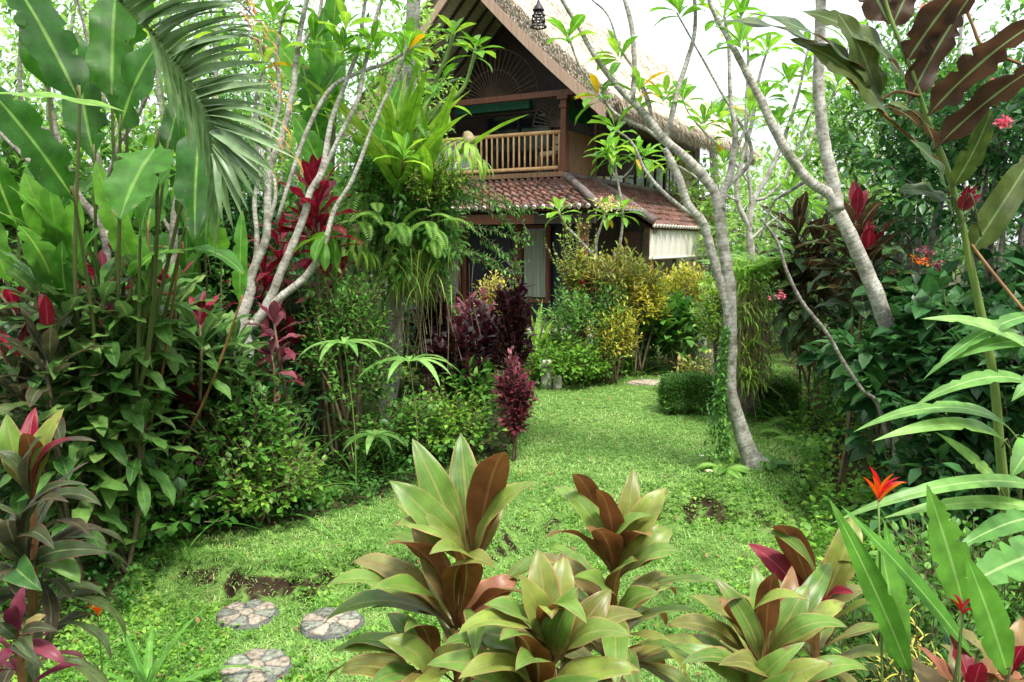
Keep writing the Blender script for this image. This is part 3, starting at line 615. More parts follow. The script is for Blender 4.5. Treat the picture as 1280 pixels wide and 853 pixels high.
# pantiled skirt roofs
def pantiles(P00, P10, P11, P01, name, r_=.0):
    """P00->P10 along the top, P01->P11 along the eave; courses step down the slope"""
    P00, P10, P11, P01 = [np.array(q, float) for q in (P00, P10, P11, P01)]
    W_ = np.linalg.norm(P11 - P01); H_ = np.linalg.norm(P01 - P00); nc = int(W_ / .19); nr = max(3, int(H_ / .24))
    s = np.linspace(0, 1, nc * 8 + 1); nrmv = nrm(np.cross(P11 - P01, P00 - P01)); nrmv = nrmv if nrmv[2] > 0 else -nrmv
    rows = []
    for k in range(nr):
        jit = rng.normal(size=nc + 1) * .016; jx = np.interp(s, np.linspace(0, 1, nc + 1), jit)
        for (tt, lift) in ((k / nr, .012), ((k + .5) / nr, .03), ((k + .97) / nr, .052)):
            rows.append((tt, lift, jx))
        rows.append(((k + 1.0) / nr, .0, jx))
    G_ = []
    for tt, lift, jx in rows:
        L_ = (P00 + (P10 - P00) * s[:, None]) * (1 - tt) + (P01 + (P11 - P01) * s[:, None]) * tt
        ph = s * nc * 2 * math.pi
        wv = .030 * np.sin(ph) + .012 * np.sin(2 * ph + .8)
        G_.append(L_ + nrmv * (lift + wv + jx * .6)[:, None])
    G_ = np.array(G_); a = Acc()
    tilei = (rng.random((len(rows), nc + 1)))[:, np.minimum((s * nc).astype(int), nc)]
    a.grid(G_, r=tilei.ravel()); o = HP(a, name, M['tile'])
    k = np.arange(nc) + .25
    for q in k / nc:
        a = Acc(); c_ = P01 + (P11 - P01) * q + nrmv * .03; e_ = nrm(P01 - P00)
        a.tube([c_ - e_ * .02, c_ + e_ * .03], .045, 8, 1, .02); HP(a, 'tile_end', M['tileend'], o)
    a = Acc(); lo = [q - nrmv * .06 for q in (P00, P10, P11, P01)]; a.quad(lo); HP(a, 'soffit', M['woodred'], o)
    return o
ZT, ZE = 3.36, 2.66
pantiles((-5.6, .02, ZT), (0.02, .02, ZT), (1.32, -1.32, ZE), (-5.6, -1.32, ZE), 'tiled_roof')
pantiles((.02, .02, ZT), (.02, 1.15, ZT), (1.32, 1.15, ZE), (1.32, -1.32, ZE), 'tiled_roof')
pantiles((.08, 1.15, 3.30), (.08, 10.2, 3.30), (1.55, 10.2, 2.33), (1.55, 1.15, 2.33), 'tiled_roof')
a = Acc()
a.tube([[.0, .0, ZT + .06], [.66, -.66, (ZT + ZE) / 2 + .09], [1.34, -1.34, ZE + .07]], .075, 8, 4, .10)
a.tube([[-5.6, .02, ZT + .03], [-2, .02, ZT + .04], [0, .02, ZT + .03]], .08, 8, 6, .08)
a.tube([[.07, .05, ZT + .03], [.07, 5, ZT - .0], [.07, 10.2, 3.33]], .06, 8, 6, .08)
a.tube([[.05, 1.17, 3.42], [.8, 1.17, 2.96], [1.58, 1.15, 2.45]], .085, 8, 4, .10)
HP(a, 'ridge_tiles', M['ridge'], smooth=True)
# ground floor
wallbox(-6.2, 1.9, -1.3, 10, .02, .22, 'plinth', 'stone')
wallbox(-6.0, -.05, -1.22, -1.12, 2.36, 2.56, 'porch_beam', 'woodred')
wallbox(-.05, 1.25, -1.22, -1.12, 2.36, 2.56, 'porch_beam', 'wooddark')
for uu in (-5.6, -2.75, 1.0): post(uu, -1.15, .22, 2.36, .14, 'woodred', 'porch_post')
post(1.38, 1.5, .22, 2.3, .14, 'woodbrown', 'porch_post'); post(1.38, 6.2, .22, 2.3, .14, 'woodbrown', 'porch_post'); post(1.38, 9.6, .22, 2.3, .14, 'woodbrown', 'porch_post')
VG = .35
wallbox(-5.9, .1, VG, VG + .15, .22, 3.3, 'front_wall', 'navy')
wallbox(-.05, .1, VG + .15, 9.6, .22, 3.3, 'side_wall', 'wooddark')
wallbox(-2.6, -1.35, VG - .07, VG - .01, .23, 2.35, 'door_panel', 'navy')
a = Acc()
for k in range(3):
    for j in range(2): a.box((-2.29 + j * .62, VG - .075, .6 + k * .68), (.46, .03, .5))
HP(a, 'door_moulding', M['navy'])
for uu in (-2.66, -1.29): wallbox(uu - .05, uu + .05, VG - .12, VG - .011, .225, 2.42, 'door_frame', 'woodred')
for (u0, u1) in [(-3.35, -2.78), (-1.18, -.5), (-5.2, -4.4)]:
    w_ = wallbox(u0, u1, VG - .05, VG - .01, .75, 2.3, 'window', 'glass')
    a = Acc(); n = 50; uu = np.linspace(u0 + .06, u1 - .06, n); zz = np.linspace(.8, 2.25, 8)
    a.grid(np.stack([np.stack([uu, VG - .075 + .018 * np.sin(uu * 60) * (1 + .2 * np.sin(q * 3)), np.full(n, q)], -1) for q in zz])); HP(a, 'curtain', M['curtain'], w_, True)
    a = Acc()
    for q in (u0, u1): a.box((q, VG - .09, 1.52), (.07, .1, 1.66))
    for q in (.72, 2.33): a.box(((u0 + u1) / 2, VG - .088, q), (u1 - u0 + .09, .1, .07))
    HP(a, 'window_frame', M['woodred'], w_)
# side ground floor: windows, red brown panels
for (v0, v1, mt) in [(3.0, 4.1, 'woodred'), (4.3, 5.0, 'curtain'), (5.2, 6.6, 'woodbrown'), (6.9, 9, 'plaster')]:
    wallbox(.103, .16, v0, v1, .3, 2.25, 'wall_panel', mt)
# rolled down canvas blind hanging from the side porch eave
a = Acc(); vv = np.linspace(1.25, 5.8, 90); zz = np.linspace(1.66, 2.30, 5)
a.grid(np.stack([np.stack([1.46 + .012 * np.sin(vv * 14) + 0 * q, vv, np.full(90, q)], -1) for q in zz])[::-1]); bl = HP(a, 'canvas_blind', M['blind'], smooth=True)
a = Acc(); a.tube([[1.46, 1.23, 1.65], [1.46, 5.82, 1.65]], .028, 8, 1); HP(a, 'blind_roller', M['blind'], bl, True)
# things on the balcony and the porch
def hpt(u, v, z): return HO + US * u + VS * v + np.array([0, 0, z])
def chair(u, v, rz, label, cush, s=1.0, z=.22, name='chair', wood='woodred'):
    r_ = thing(name, label, 'chair', hpt(u, v, z), None, -TH + rz)
    B = lambda c, d, n, m_, p=None: (lambda a: a.build(n, M[m_], p or r_, False, local=True))((lambda a: (a.box(c, d), a)[1])(Acc()))
    for x in (-.25, .25):
        for y in (-.24, .24): B((x, y, .2 if y < 0 else .45), (.045, .045, .4 if y < 0 else .9), 'leg', wood)
    B((0, 0, .40), (.54, .52, .04), 'seat', wood); B((0, -.01, .46), (.5, .48, .08), 'seat_cushion', cush)
    B((0, .235, .70), (.46, .03, .30), 'backrest', wood); B((0, .19, .70), (.46, .06, .34), 'back_cushion', cush)
    for x in (-.26, .26): B((x, 0, .62), (.05, .5, .03), 'armrest', wood)
    return r_
chair(-3.1, -.75, R(10), 'wooden chair with yellow green cushions on the porch by the dark door', 'cushion')
chair(-4.3, -.75, R(-15), 'wooden chair with yellow green cushions on the porch, mostly behind the plants', 'cushion')
tb = thing('side_table', 'small red brown wooden table on the porch beside the cushioned chair', 'table', hpt(-3.7, -.9, .22), None, -TH)
a = Acc(); a.box((0, 0, .55), (.6, .5, .04)); a.build('table_top', M['woodred'], tb, False, local=True)
for x in (-.25, .25):
    for y in (-.2, .2): a = Acc(); a.box((x, y, .265), (.04, .04, .53)); a.build('leg', M['woodred'], tb, False, local=True)
chair(-.55, .7, R(-20), 'wicker balcony chair with a pale cushion behind the right end of the bamboo railing', 'matting', z=ZB, wood='woodbrown')
a = Acc(); n = 40; uu = np.linspace(0, 1.1, n)
a.grid(np.stack([np.stack([uu, .03 * np.sin(uu * 22) - q * .0, np.full(n, .85 - q)], -1) for q in np.linspace(0, .72, 8)]))
o = a.build('towel', M['cloth'], None, True); o.location = list(hpt(-3.3, .1, ZB)); o.rotation_euler[2] = -TH; tag(o, 'pale blue cloth hanging inside the bamboo balcony railing, left end', 'cloth')

# small thatched roof hut at the far left
hp = at(-60, 300, 8.0)
hut = thing('garden_hut', 'small thatched garden shelter at the left edge, only its eave showing', 'shelter', (hp[0], hp[1], 0))
a = Acc(); ring = []
for (rr, zz) in [(.02, 2.9), (.5, 2.45), (1.05, 1.83), (1.12, 1.70), (1.0, 1.70), (.02, 2.5)]:
    th = np.linspace(0, 2 * math.pi, 41); ring.append(np.stack([rr * np.cos(th) * (1 + .02 * np.sin(th * 9)), rr * np.sin(th), np.full(41, zz)], -1))
a.grid(np.array(ring)[:, ::-1]); a.build('thatch_roof', M['thatch'], hut, False, local=True)
for (x, y) in ((-.7, -.7), (.7, -.7), (.7, .7), (-.7, .7)):
    a = Acc(); a.tube([[x, y, 0], [x, y, 1.9]], .05, 7, 1); a.build('post', M['woodbrown'], hut, True, local=True)
a = Acc(); N = 1500; th = rng.random(N) * 6.283; a.leaves(np.stack([1.1 * np.cos(th), 1.1 * np.sin(th), 1.72 + .1 * rng.random(N)], -1), np.stack([np.cos(th) * .5, np.sin(th) * .5, np.full(N, -1)], -1), .14, .015, .3, 0, 0, 'grass', 2)
a.build('straw_fringe', M['straw'], hut, local=True)

# hanging iron lantern high in front of the thatch
lp = at(673, 34, 8.5)
lan = thing('hanging_lantern', 'dark openwork iron bell lantern hanging in front of the thatched roof', 'lantern', lp)
a = Acc()
for k in range(14):
    th = k / 14 * 6.283; zs = np.linspace(0, .16, 8); rr = .055 + .012 * np.sin(zs * 30) + .02 * (zs < .02)
    tw = th + zs * 6 * (1 if k % 2 else -1)
    a.tube(np.stack([rr * np.cos(tw), rr * np.sin(tw), zs], -1), .0055, 5, 2)
a.build('openwork_body', M['iron'], lan, local=True)
for (r_, z_) in ((.078, 0), (.060, .055), (.062, .11), (.052, .165)):
    a = Acc(); th = np.linspace(0, 6.283, 25); a.tube(np.stack([r_ * np.cos(th), r_ * np.sin(th), np.full(25, z_)], -1), .009, 6, 1); a.build('ring', M['iron'], lan, local=True)
a = Acc(); th = np.linspace(0, 6.283, 17); a.grid(np.array([np.stack([r_ * np.cos(th), r_ * np.sin(th), np.full(17, z_)], -1) for r_, z_ in ((.06, .165), (.045, .20), (.02, .225), (.012, .26), (.001, .265))])); a.build('cap', M['iron'], lan, local=True)
a = Acc(); a.tube([[0, 0, .25], [0, 0, .6], [0.01, 0, 1.3]], .006, 5, 3); a.build('cord', M['iron'], lan, local=True)

# ------------------------------------------------------------ plant builders
def pl(pts, Y): return np.array([at(q[0], q[1], (q[2] if len(q) > 2 else Y)) for q in pts])
def rosette(acc, p, d, n, L, W, spread=(.25, 1.25), droop=.7, prof='obov', seg=5, wave=0., fold=.3, side=1, r=None, dexp=1.25):
    """leaves fanned round a growing tip p with axis d"""
    d = nrm(np.asarray(d, float)); e1 = nrm(np.cross(d, [.3, .8, .1])); e2 = np.cross(d, e1)
    k = np.arange(n); az = k * 2.39996 + rng.random() * 6; q = (k + .5) / n
    el = spread[0] + (spread[1] - spread[0]) * q ** .8 + rng.normal(size=n) * .1
    rad = np.cos(az)[:, None] * e1 + np.sin(az)[:, None] * e2
    dd = np.cos(el)[:, None] * d + np.sin(el)[:, None] * rad
    Ls = L * (.7 + .45 * np.sin(q * 2.6)) * (.85 + .3 * rng.random(n))
    base = np.asarray(p) - d * (q * L * .35)[:, None]
    acc.leaves(base, dd, Ls, W * Ls / L * (.85 + .3 * rng.random(n)), droop * (.5 + q) , rng.normal(size=n) * .12, fold, prof, seg, wave, side=side, r=r, dexp=dexp)
def twigs(acc, tacc, P, D, TL, m, L, W, a0=1.2, droop=.5, prof='ovate', seg=3, fold=.2, tr=.004, curve=.25, wave=0.):
    """P tips' start points, D directions; m leaves up each twig"""
    n = len(P); TL = np.broadcast_to(TL, n); k = np.arange(m); q = (k + .6) / m
    D = nrm(D); e1 = nrm(np.cross(D, [.31, .2, .9]) + 1e-6); e2 = np.cross(D, e1)
    bend = np.array([0, 0, 1.]) * curve
    pos = P[:, None] + D[:, None] * (q[None] * TL[:, None])[..., None] + bend * ((q ** 2)[None] * TL[:, None])[..., None]
    az = k[None] * 2.39996 + rng.random(n)[:, None] * 6.28; al = a0 * (1 - .55 * q)[None]
    rad = np.cos(az)[..., None] * e1[:, None] + np.sin(az)[..., None] * e2[:, None]
    dd = np.cos(al)[..., None] * D[:, None] + np.sin(al)[..., None] * rad
    N = n * m; Ls = L * (.6 + .7 * rng.random(N))
    tone = np.clip(np.repeat(rng.random(n), m) * .7 + rng.random(N) * .45 - .07, 0, 1)
    acc.leaves(pos.reshape(-1, 3), dd.reshape(-1, 3), Ls, W * Ls / L, droop, rng.normal(size=N) * .3, fold, prof, seg, wave, r=tone)
    if tacc is not None:
        sel = range(n) if n < 220 else rng.choice(n, 220, replace=False)
        for i in sel: tacc.tube([P[i], P[i] + D[i] * TL[i] * .5 + bend * .25 * TL[i], P[i] + D[i] * TL[i] + bend * TL[i]], [tr, tr * .8, tr * .5], 4, 1, cap=False)
def lump(dirs, seed):
    s = seed * 1.7; return 1 + .16 * np.sin(dirs[:, 0] * 5 + s) * np.cos(dirs[:, 1] * 4 - s) + .12 * np.sin(dirs[:, 2] * 7 + dirs[:, 0] * 6 + s * 2) + .08 * np.cos(dirs[:, 1] * 13 + s)
def shrub(name, label, cat, px, py, Y, wd, h, mat, L, W=None, n=130, m=9, prof='ovate', a0=1.2, droop=.5, group=None, stems=6, z0=.12, up=.45, stemmat='twig', seg=3, tl=.28, depth=None, base=None, inner=.55, leafname='foliage', box=False):
    p = gp(px, py, Y) if base is None else np.array(base, float); root = thing(name, label, cat, p, group)
    W = W or L * .5; depth = depth or wd
    d = rdir(n, .15); d[:, 2] = np.where(d[:, 2] < -.35, -d[:, 2], d[:, 2]); lm = lump(d, rng.random() * 9)
    if box: d = d / np.abs(d).max(1, keepdims=True) ** .8; lm = 1 + (lm - 1) * .25
    rr = (inner + (1 - inner) * rng.random(n) ** .6) * lm
    C = p + [0, 0, h * (z0 + (1 - z0) * .5)]
    R3 = np.array([wd / 2, depth / 2, h * (1 - z0) / 2])
    P = C + d * rr[:, None] * R3 * .86
    D = nrm(d * .7 + rdir(n) * .45 + [0, 0, up]); TL = tl * (.6 + .8 * rng.random(n)) * min(1, (wd + h) / 1.2)
    fa = Acc(); ta = Acc(); twigs(fa, ta, P - D * TL[:, None] * .5, D, TL, m, L, W, a0, droop, prof, seg)
    for k in range(stems):
        q = P[rng.integers(n)]; b = p + [rng.normal() * wd * .06, rng.normal() * wd * .06, -.03]
        mid = (b + q) / 2 + [0, 0, h * .12]; ta.tube([b, mid, q], [.008 * (h + .6), .006 * (h + .6), .003], 6, 4)
    fa.build(leafname, M[mat], root); ta.build('stems', M[stemmat], root)
    return root
def cordyline(name, label, heads, mat, L=.42, W=.10, n=26, foot=None, spread=(.12, 1.35), droop=1.0, group=None, wave=.25, stemr=.014, cat='cordyline', stemmat='twig', prof='cord', seg=8, crown=None, cmat=None):
    """heads: [(px,py,Y[,tilt x,tilt y])]"""
    n = int(n * 1.35); f = foot if foot is not None else gp(heads[0][0], heads[0][1], heads[0][2]); f = np.array([f[0], f[1], float(G(f[0], f[1]))])
    root = thing(name, label, cat, f, group); fa = Acc(); ta = Acc(); ca = Acc() if cmat else None
    for hd in heads:
        p = at(*hd[:3]); tx, ty = (hd[3], hd[4]) if len(hd) > 3 else (rng.normal() * .12, rng.normal() * .12)
        ax = nrm(np.array([tx, ty, 1.])); LL = hd[5] if len(hd) > 5 else L
        k = np.arange(n); q = (k + .5) / n; az = k * 2.39996 + rng.random() * 6
        e1 = nrm(np.cross(ax, [.2, 1, .1])); e2 = np.cross(ax, e1)
        el = spread[0] + (spread[1] - spread[0]) * q ** .85 + rng.normal(size=n) * .09
        dd = np.cos(el)[:, None] * ax + np.sin(el)[:, None] * (np.cos(az)[:, None] * e1 + np.sin(az)[:, None] * e2)
        Ls = LL * (.62 + .5 * np.sin(.35 + q * 2.2)) * (.85 + .25 * rng.random(n)); ln = LL * 1.1
        nc = int(n * .13) if cmat else 0
        for ac, s_ in ((ca, slice(0, nc)), (fa, slice(nc, n))):
            if ac is None or s_.start == s_.stop: continue
            kk = np.arange(n)[s_]
            ac.leaves((p - ax * (q * ln)[:, None])[kk], dd[kk], Ls[kk], (W * Ls / L)[kk] * (.85 + .3 * rng.random(len(kk))), (droop * (.35 + q * .9) * (.7 + .6 * rng.random(n)))[kk], (rng.normal(size=n) * .15)[kk], .45, prof, seg, wave, side=2)
        b = f + [rng.normal() * .03, rng.normal() * .03, -.02]
        ta.tube([b, (b + p - ax * ln * .6) / 2 + [rng.normal() * .02, 0, 0], p - ax * ln * .6, p], [stemr, stemr, stemr * .9, stemr * .4], 7, 4)
    fa.build('leaves', M[mat], root); ta.build('stem', M[stemmat], root)
    if ca: ca.build('young_leaves', M[cmat], root)
    return root
def frond(acc, racc, base, d, L, n=22, ll=.12, lw=.02, droop=1.2, roll=0., prof='lance', ang=1.15, taper=True, rr=.004):
    d = nrm(np.asarray(d, float)); nn = np.array([0, 0, 1.]) - d[2] * d; nn = nrm(nn) if np.linalg.norm(nn) > .05 else np.array([1., 0, 0]); b = np.cross(d, nn)
    nn, b = nn * math.cos(roll) + b * math.sin(roll), b * math.cos(roll) - nn * math.sin(roll)
    t = np.linspace(0, 1, n + 1); th = droop * t ** 1.3
    P = np.array(base) + np.concatenate([[[0, 0, 0]], np.cumsum((np.cos(th[1:, None]) * d - np.sin(th[1:, None]) * nn) * (L / n), 0)])
    T = np.cos(th)[:, None] * d - np.sin(th)[:, None] * nn; Nn = np.sin(th)[:, None] * d + np.cos(th)[:, None] * nn
    k0 = max(1, int(n * .15)); tt = t[k0:]; w = ll * (np.sin(np.pi * np.clip(tt * .88 + .12, 0, 1)) ** .7 + .08 if taper else .8 + .2 * np.sin(np.pi * tt))
    for sg in (1, -1):
        dd = T[k0:] * math.cos(ang) + sg * b * math.sin(ang) - Nn[k0:] * .12
        acc.leaves(P[k0:], dd, w, lw * (w / ll) ** .5, .4, 0, .1, prof, 2, up=Nn[k0:], r=rng.random())
    racc.tube(P[::max(1, n // 8)], np.linspace(rr, rr * .3, len(P[::max(1, n // 8)])), 4, 1, cap=False)
def fern(label, px, py, Y, nf=9, L=.45, group=None, up=.8, base=None, ll=.10, mat='fern', lw=.022, name='fern', n=20, face=None):
    p = gp(px, py, Y) if base is None else np.array(base, float); root = thing(name, label, 'fern', p, group); a = Acc(); r_ = Acc()
    for k in range(nf):
        az = k * 2.4 + rng.random(); dr = np.array([math.cos(az), math.sin(az), up * (.5 + rng.random())])
        if face is not None: dr = dr * .6 + np.array(face)
        frond(a, r_, p, dr, L * (.7 + .5 * rng.random()), n, ll, lw, 1.3 + rng.random() * .5)
    a.build('fronds', M[mat], root); r_.build('frond_stalks', M['gstem'], root); return root
def limbs(root, L_, Y, mat, name='trunk', k=1.0, sides=9):
    """L_: list of [(px,py,rad_px[,Y])...] limbs -> one mesh"""
    a = Acc(); ends = []
    for lim in L_:
        pts = np.array([at(q[0], q[1], q[3] if len(q) > 3 else Y) for q in lim]); rad = np.array([7.6 * (q[2] / 9.5) ** 1.35 * (q[3] if len(q) > 3 else Y) / F * k for q in lim])
        pts = pts + rng.normal(size=pts.shape) * rad[:, None] * .15
        a.tube(pts, rad, sides, 6, .05); ends.append((pts[-1], nrm(pts[-1] - pts[-2])))
    a.build(name, M[mat], root); return ends
def leaf_plant(name, label, cat, foot, leaves, mat, group=None, prof='paddle', wave=.14, seg=30, fold=.3, stemr=.012, stemmat='stalk', stalk=True, fmat=None, side=2, notch=.10):
    """leaves: [(bx,by,tx,ty,Yb,Yt,width_m,droop,roll)] traced one by one; stalks run down to the foot"""
    root = thing(name, label, cat, foot, group); a = Acc(); s = Acc()
    for q in leaves:
        bx, by, tx, ty, Yb, Yt, W, dr, ro = q
        B = at(bx, by, Yb); T_ = at(tx, ty, Yt)
        a.leaf_to(B, T_, W, dr, ro, prof=prof, seg=seg, fold=fold, wave=wave, side=side, notch=notch)
        if stalk:
            mid = (B + foot) / 2 + [0, 0, .1]; mid[:2] = foot[:2] * .4 + B[:2] * .6 + rng.normal(size=2) * .04
            s.tube([foot + [rng.normal() * .07, rng.normal() * .07, -.02], mid, B, B + (T_ - B) * .06], [stemr * 1.0, stemr * .8, stemr * .5, stemr * .35], 7, 4)
    a.build('leaves', M[mat], root)
    if stalk: s.build('leaf_stalks', M[stemmat], root)
    return root

# ------------------------------------------------------------ frangipani trees
def tips(root, ends, n=9, L=.2, W=.07, mat='frangi', extra=(), spread=(.3, 1.3), name='crown'):
    a = Acc()
    for (p, d) in list(ends) + list(extra):
        rosette(a, p, d + np.array([0, 0, .2]), n, L, W, spread, .8, 'obov', 5, .1)
    a.build(name, M[mat], root)
E = lambda px, py, Y, dx=0., dz=1., dy=-.1: (at(px, py, Y), nrm(np.array([dx, dy, dz])))
# right of the lawn: two trunks from one foot
f = gp(938, 578)
t1 = thing('frangipani_tree', 'pale forked frangipani tree leaning on the right side of the lawn', 'tree', f)
Y1 = f[1]
e1 = limbs(t1, [
 [(948, 590, 19), (937, 565, 12.5), (925, 530, 11), (913, 490, 9.5), (913, 440, 9.5), (914, 400, 10), (909, 350, 9.5), (903, 300, 9), (899, 262, 9), (893, 240, 8), (882, 225, 8), (868, 208, 8), (857, 196, 7.5), (834, 177, 7.5), (814, 155, 7), (800, 135, 6.5), (787, 124, 6.5), (768, 104, 5.5), (741, 65, 5), (723, 34, 4.5), (703, 0, 4), (690, -30, 3.5)],
 [(912, 420, 7), (907, 380, 7), (895, 335, 7.5), (884, 292, 7.5), (877, 276, 7.5), (860, 255, 7), (850, 225, 7), (838, 200, 7), (832, 185, 6)],
 [(899, 262, 8), (905, 238, 7), (914, 215, 6.5), (920, 165, 5.5), (913, 125, 4.5), (911, 58, 3.2), (905, 20, 2.8)],
 [(831, 176, 6), (838, 150, 5.2), (847, 113, 5), (858, 78, 4.5), (868, 45, 4.2), (869, 14, 3.8), (866, -25, 3.5)],
 [(790, 124, 5.5), (792, 100, 5), (794, 76, 4.8), (790, 35, 4.6), (781, 0, 4.3), (772, -30, 4)],
 [(859, 197, 5.5), (836, 184, 4.5), (810, 163, 4), (773, 145, 3.5), (751, 121, 3), (725, 84, 2.6), (711, 48, 2.4)],
 [(877, 276, 5), (850, 258, 4.5), (826, 238, 4), (806, 212, 3.5), (791, 180, 3), (768, 161, 2.6)],
 [(820, 160, 4), (810, 130, 3.2), (795, 92, 3), (775, 60, 2.6), (760, 20, 2.4), (740, 0, 2.2)],
 [(917, 195, 4), (930, 165, 3.2), (938, 140, 3)],
 [(815, 158, 3.5), (812, 130, 3), (805, 110, 2.6), (800, 98, 2.2)],
 [(905, 240, 5), (940, 190, 4), (900, 113, 3), (874, 66, 2.4), (846, 16, 2)],
], Y1, 'barkpale')
tips(t1, [e1[0], e1[4]], 8, .26, .08, extra=[E(711, 42, Y1), E(768, 158, Y1, -.4), E(770, 67, Y1, -.5, .6), E(832, 118, Y1, .2), E(800, 110, Y1, .1, .6), E(745, 118, Y1, -.6, .4), E(870, -20, Y1), E(940, 138, Y1, .4), E(846, 10, Y1, -.5), E(905, 15, Y1, .1)])
# the big leaning tree behind the right bush
f3 = gp(1125, 590, 6.2)
t3 = thing('frangipani_tree', 'thick pale tree trunk leaning left out of the broad leaved bush on the right', 'tree', f3)
e3 = limbs(t3, [
 [(1130, 590, 14, 6.2), (1118, 450, 12, 6.1), (1100, 380, 11.5, 6), (1082, 338, 11, 6), (1062, 295, 10.5, 6), (1047, 262, 10, 6), (1038, 243, 9, 6), (1010, 224, 8, 6), (976, 182, 8, 6), (948, 122, 7, 6), (934, 93, 6.5, 6), (920, 66, 5.5, 6), (905, 38, 5, 6), (890, 10, 4.5, 6), (880, -20, 4, 6)],
 [(1047, 262, 10, 6), (1040, 225, 9.5, 6), (1030, 180, 9, 6), (1024, 112, 9, 6), (1024, 60, 8.5, 6), (1026, 0, 8, 6), (1030, -40, 7, 6)],
 [(976, 182, 4, 6), (1000, 200, 3.5, 6.1), (1018, 165, 3, 6.2), (1045, 110, 2.5, 6.3), (1060, 60, 2, 6.4)],
 [(1010, 224, 4, 6), (985, 240, 4, 6.2), (965, 255, 3, 6.3), (950, 300, 2.6, 6.4)],
], 6, 'barkpale')
tips(t3, [e3[0], e3[1]], 9, .28, .085, extra=[E(1060, 50, 6.4), E(925, 50, 6, -.3), E(1050, 100, 6.1, .5)])
# thin bent branch crossing the right bush
f5 = gp(1110, 560, 5.6)
t5 = thing('bare_sapling', 'thin bare curved stem leaning left across the right bush', 'sapling', f5)
limbs(t5, [[(1112, 560, 5), (1097, 505, 4.5), (1078, 488, 4.2), (1055, 453, 4.2), (1032, 414, 4), (1004, 380, 4), (985, 341, 3.8), (971, 301, 3.5), (951, 273, 2.5)], [(968, 298, 2), (975, 272, 1.5), (972, 262, 1)], [(1030, 412, 2), (1034, 406, 1.5)]], 5.6, 'barkgrey', 'stem')
# slender pale trees behind, right of centre
f6 = gp(938, 460, 11.0)
t6 = thing('frangipani_tree', 'slender pale many branched tree behind the forked frangipani, against the white sky', 'tree', f6)
e6 = limbs(t6, [
 [(940, 455, 9), (939, 400, 8), (940, 330, 7), (938, 285, 6), (942, 250, 5.5), (962, 215, 5), (985, 160, 4), (1000, 110, 3), (1010, 60, 2.5)],
 [(940, 290, 5), (922, 250, 5), (925, 210, 4.5), (940, 150, 4), (948, 100, 3.2), (960, 60, 2.5)],
 [(940, 260, 4), (935, 200, 3.5), (932, 150, 3.5), (935, 60, 3), (925, 20, 2)],
 [(942, 250, 4), (960, 245, 3.4), (985, 215, 3), (1010, 150, 2.4), (1020, 130, 2)],
 [(920, 250, 3.2), (890, 235, 3), (860, 215, 2.5), (835, 200, 2)],
 [(940, 235, 3), (915, 200, 2.6), (880, 165, 2.2), (860, 140, 1.8), (852, 120, 1.6)],
 [(938, 300, 3.4), (960, 280, 3), (990, 262, 2.4), (1010, 255, 2)],
 [(950, 255, 3), (975, 280, 2.4), (1000, 300, 2)],
], 11.0, 'barkpale')
tips(t6, e6, 9, .34, .11, extra=[E(905, 200, 11), E(975, 150, 11), E(990, 240, 11), E(900, 145, 11), E(1005, 195, 11), E(955, 120, 11), E(985, 100, 11), E(880, 150, 11), E(1010, 90, 11.4), E(915, 165, 11)])
# frangipani in flower among the crotons in front of the porch
f7 = gp(765, 470, 12.4)
t7 = thing('frangipani_tree', 'small frangipani with cream flowers growing out of the croton bush before the porch', 'tree', f7)
e7 = limbs(t7, [
 [(765, 470, 5), (763, 370, 5), (766, 330, 4.5), (775, 305, 3.5), (778, 265, 3), (772, 225, 3), (768, 200, 2.6)],
 [(764, 345, 4), (740, 318, 3.6), (722, 298, 3.2), (706, 282, 3), (698, 262, 2.6)],
 [(745, 325, 3.6), (746, 300, 3.2), (755, 272, 2.8), (757, 262, 2.6)],
 [(772, 228, 2.6), (765, 212, 2.4), (760, 195, 2.2)],
 [(772, 228, 2.2), (790, 210, 2), (797, 190, 2)],
], 12.4, 'barkpale')
tips(t7, e7[1:], 11, .36, .10, spread=(.4, 1.7), extra=[E(778, 262, 12.4, .3), E(768, 186, 12.4, -.4), E(808, 192, 12.4, .5), E(758, 184, 12.3, -.5)])
a = Acc()
for k in range(26):
    p = at(760 + rng.normal() * 8, 256 + rng.normal() * 5, 12.2); th = np.arange(5) * 1.257 + rng.random() * 6
    n0 = rdir(1, .3)[0]; n0[1] -= .8; n0 = nrm(n0); e1_ = nrm(np.cross(n0, [0, .3, 1])); e2_ = np.cross(n0, e1_)
    a.leaves(np.tile(p, (5, 1)), np.cos(th)[:, None] * e1_ + np.sin(th)[:, None] * e2_ + .5 * n0, .055, .032, .5, 0, .2, 'obov', 3)
a.build('flowers', M['petalyellow'], t7)
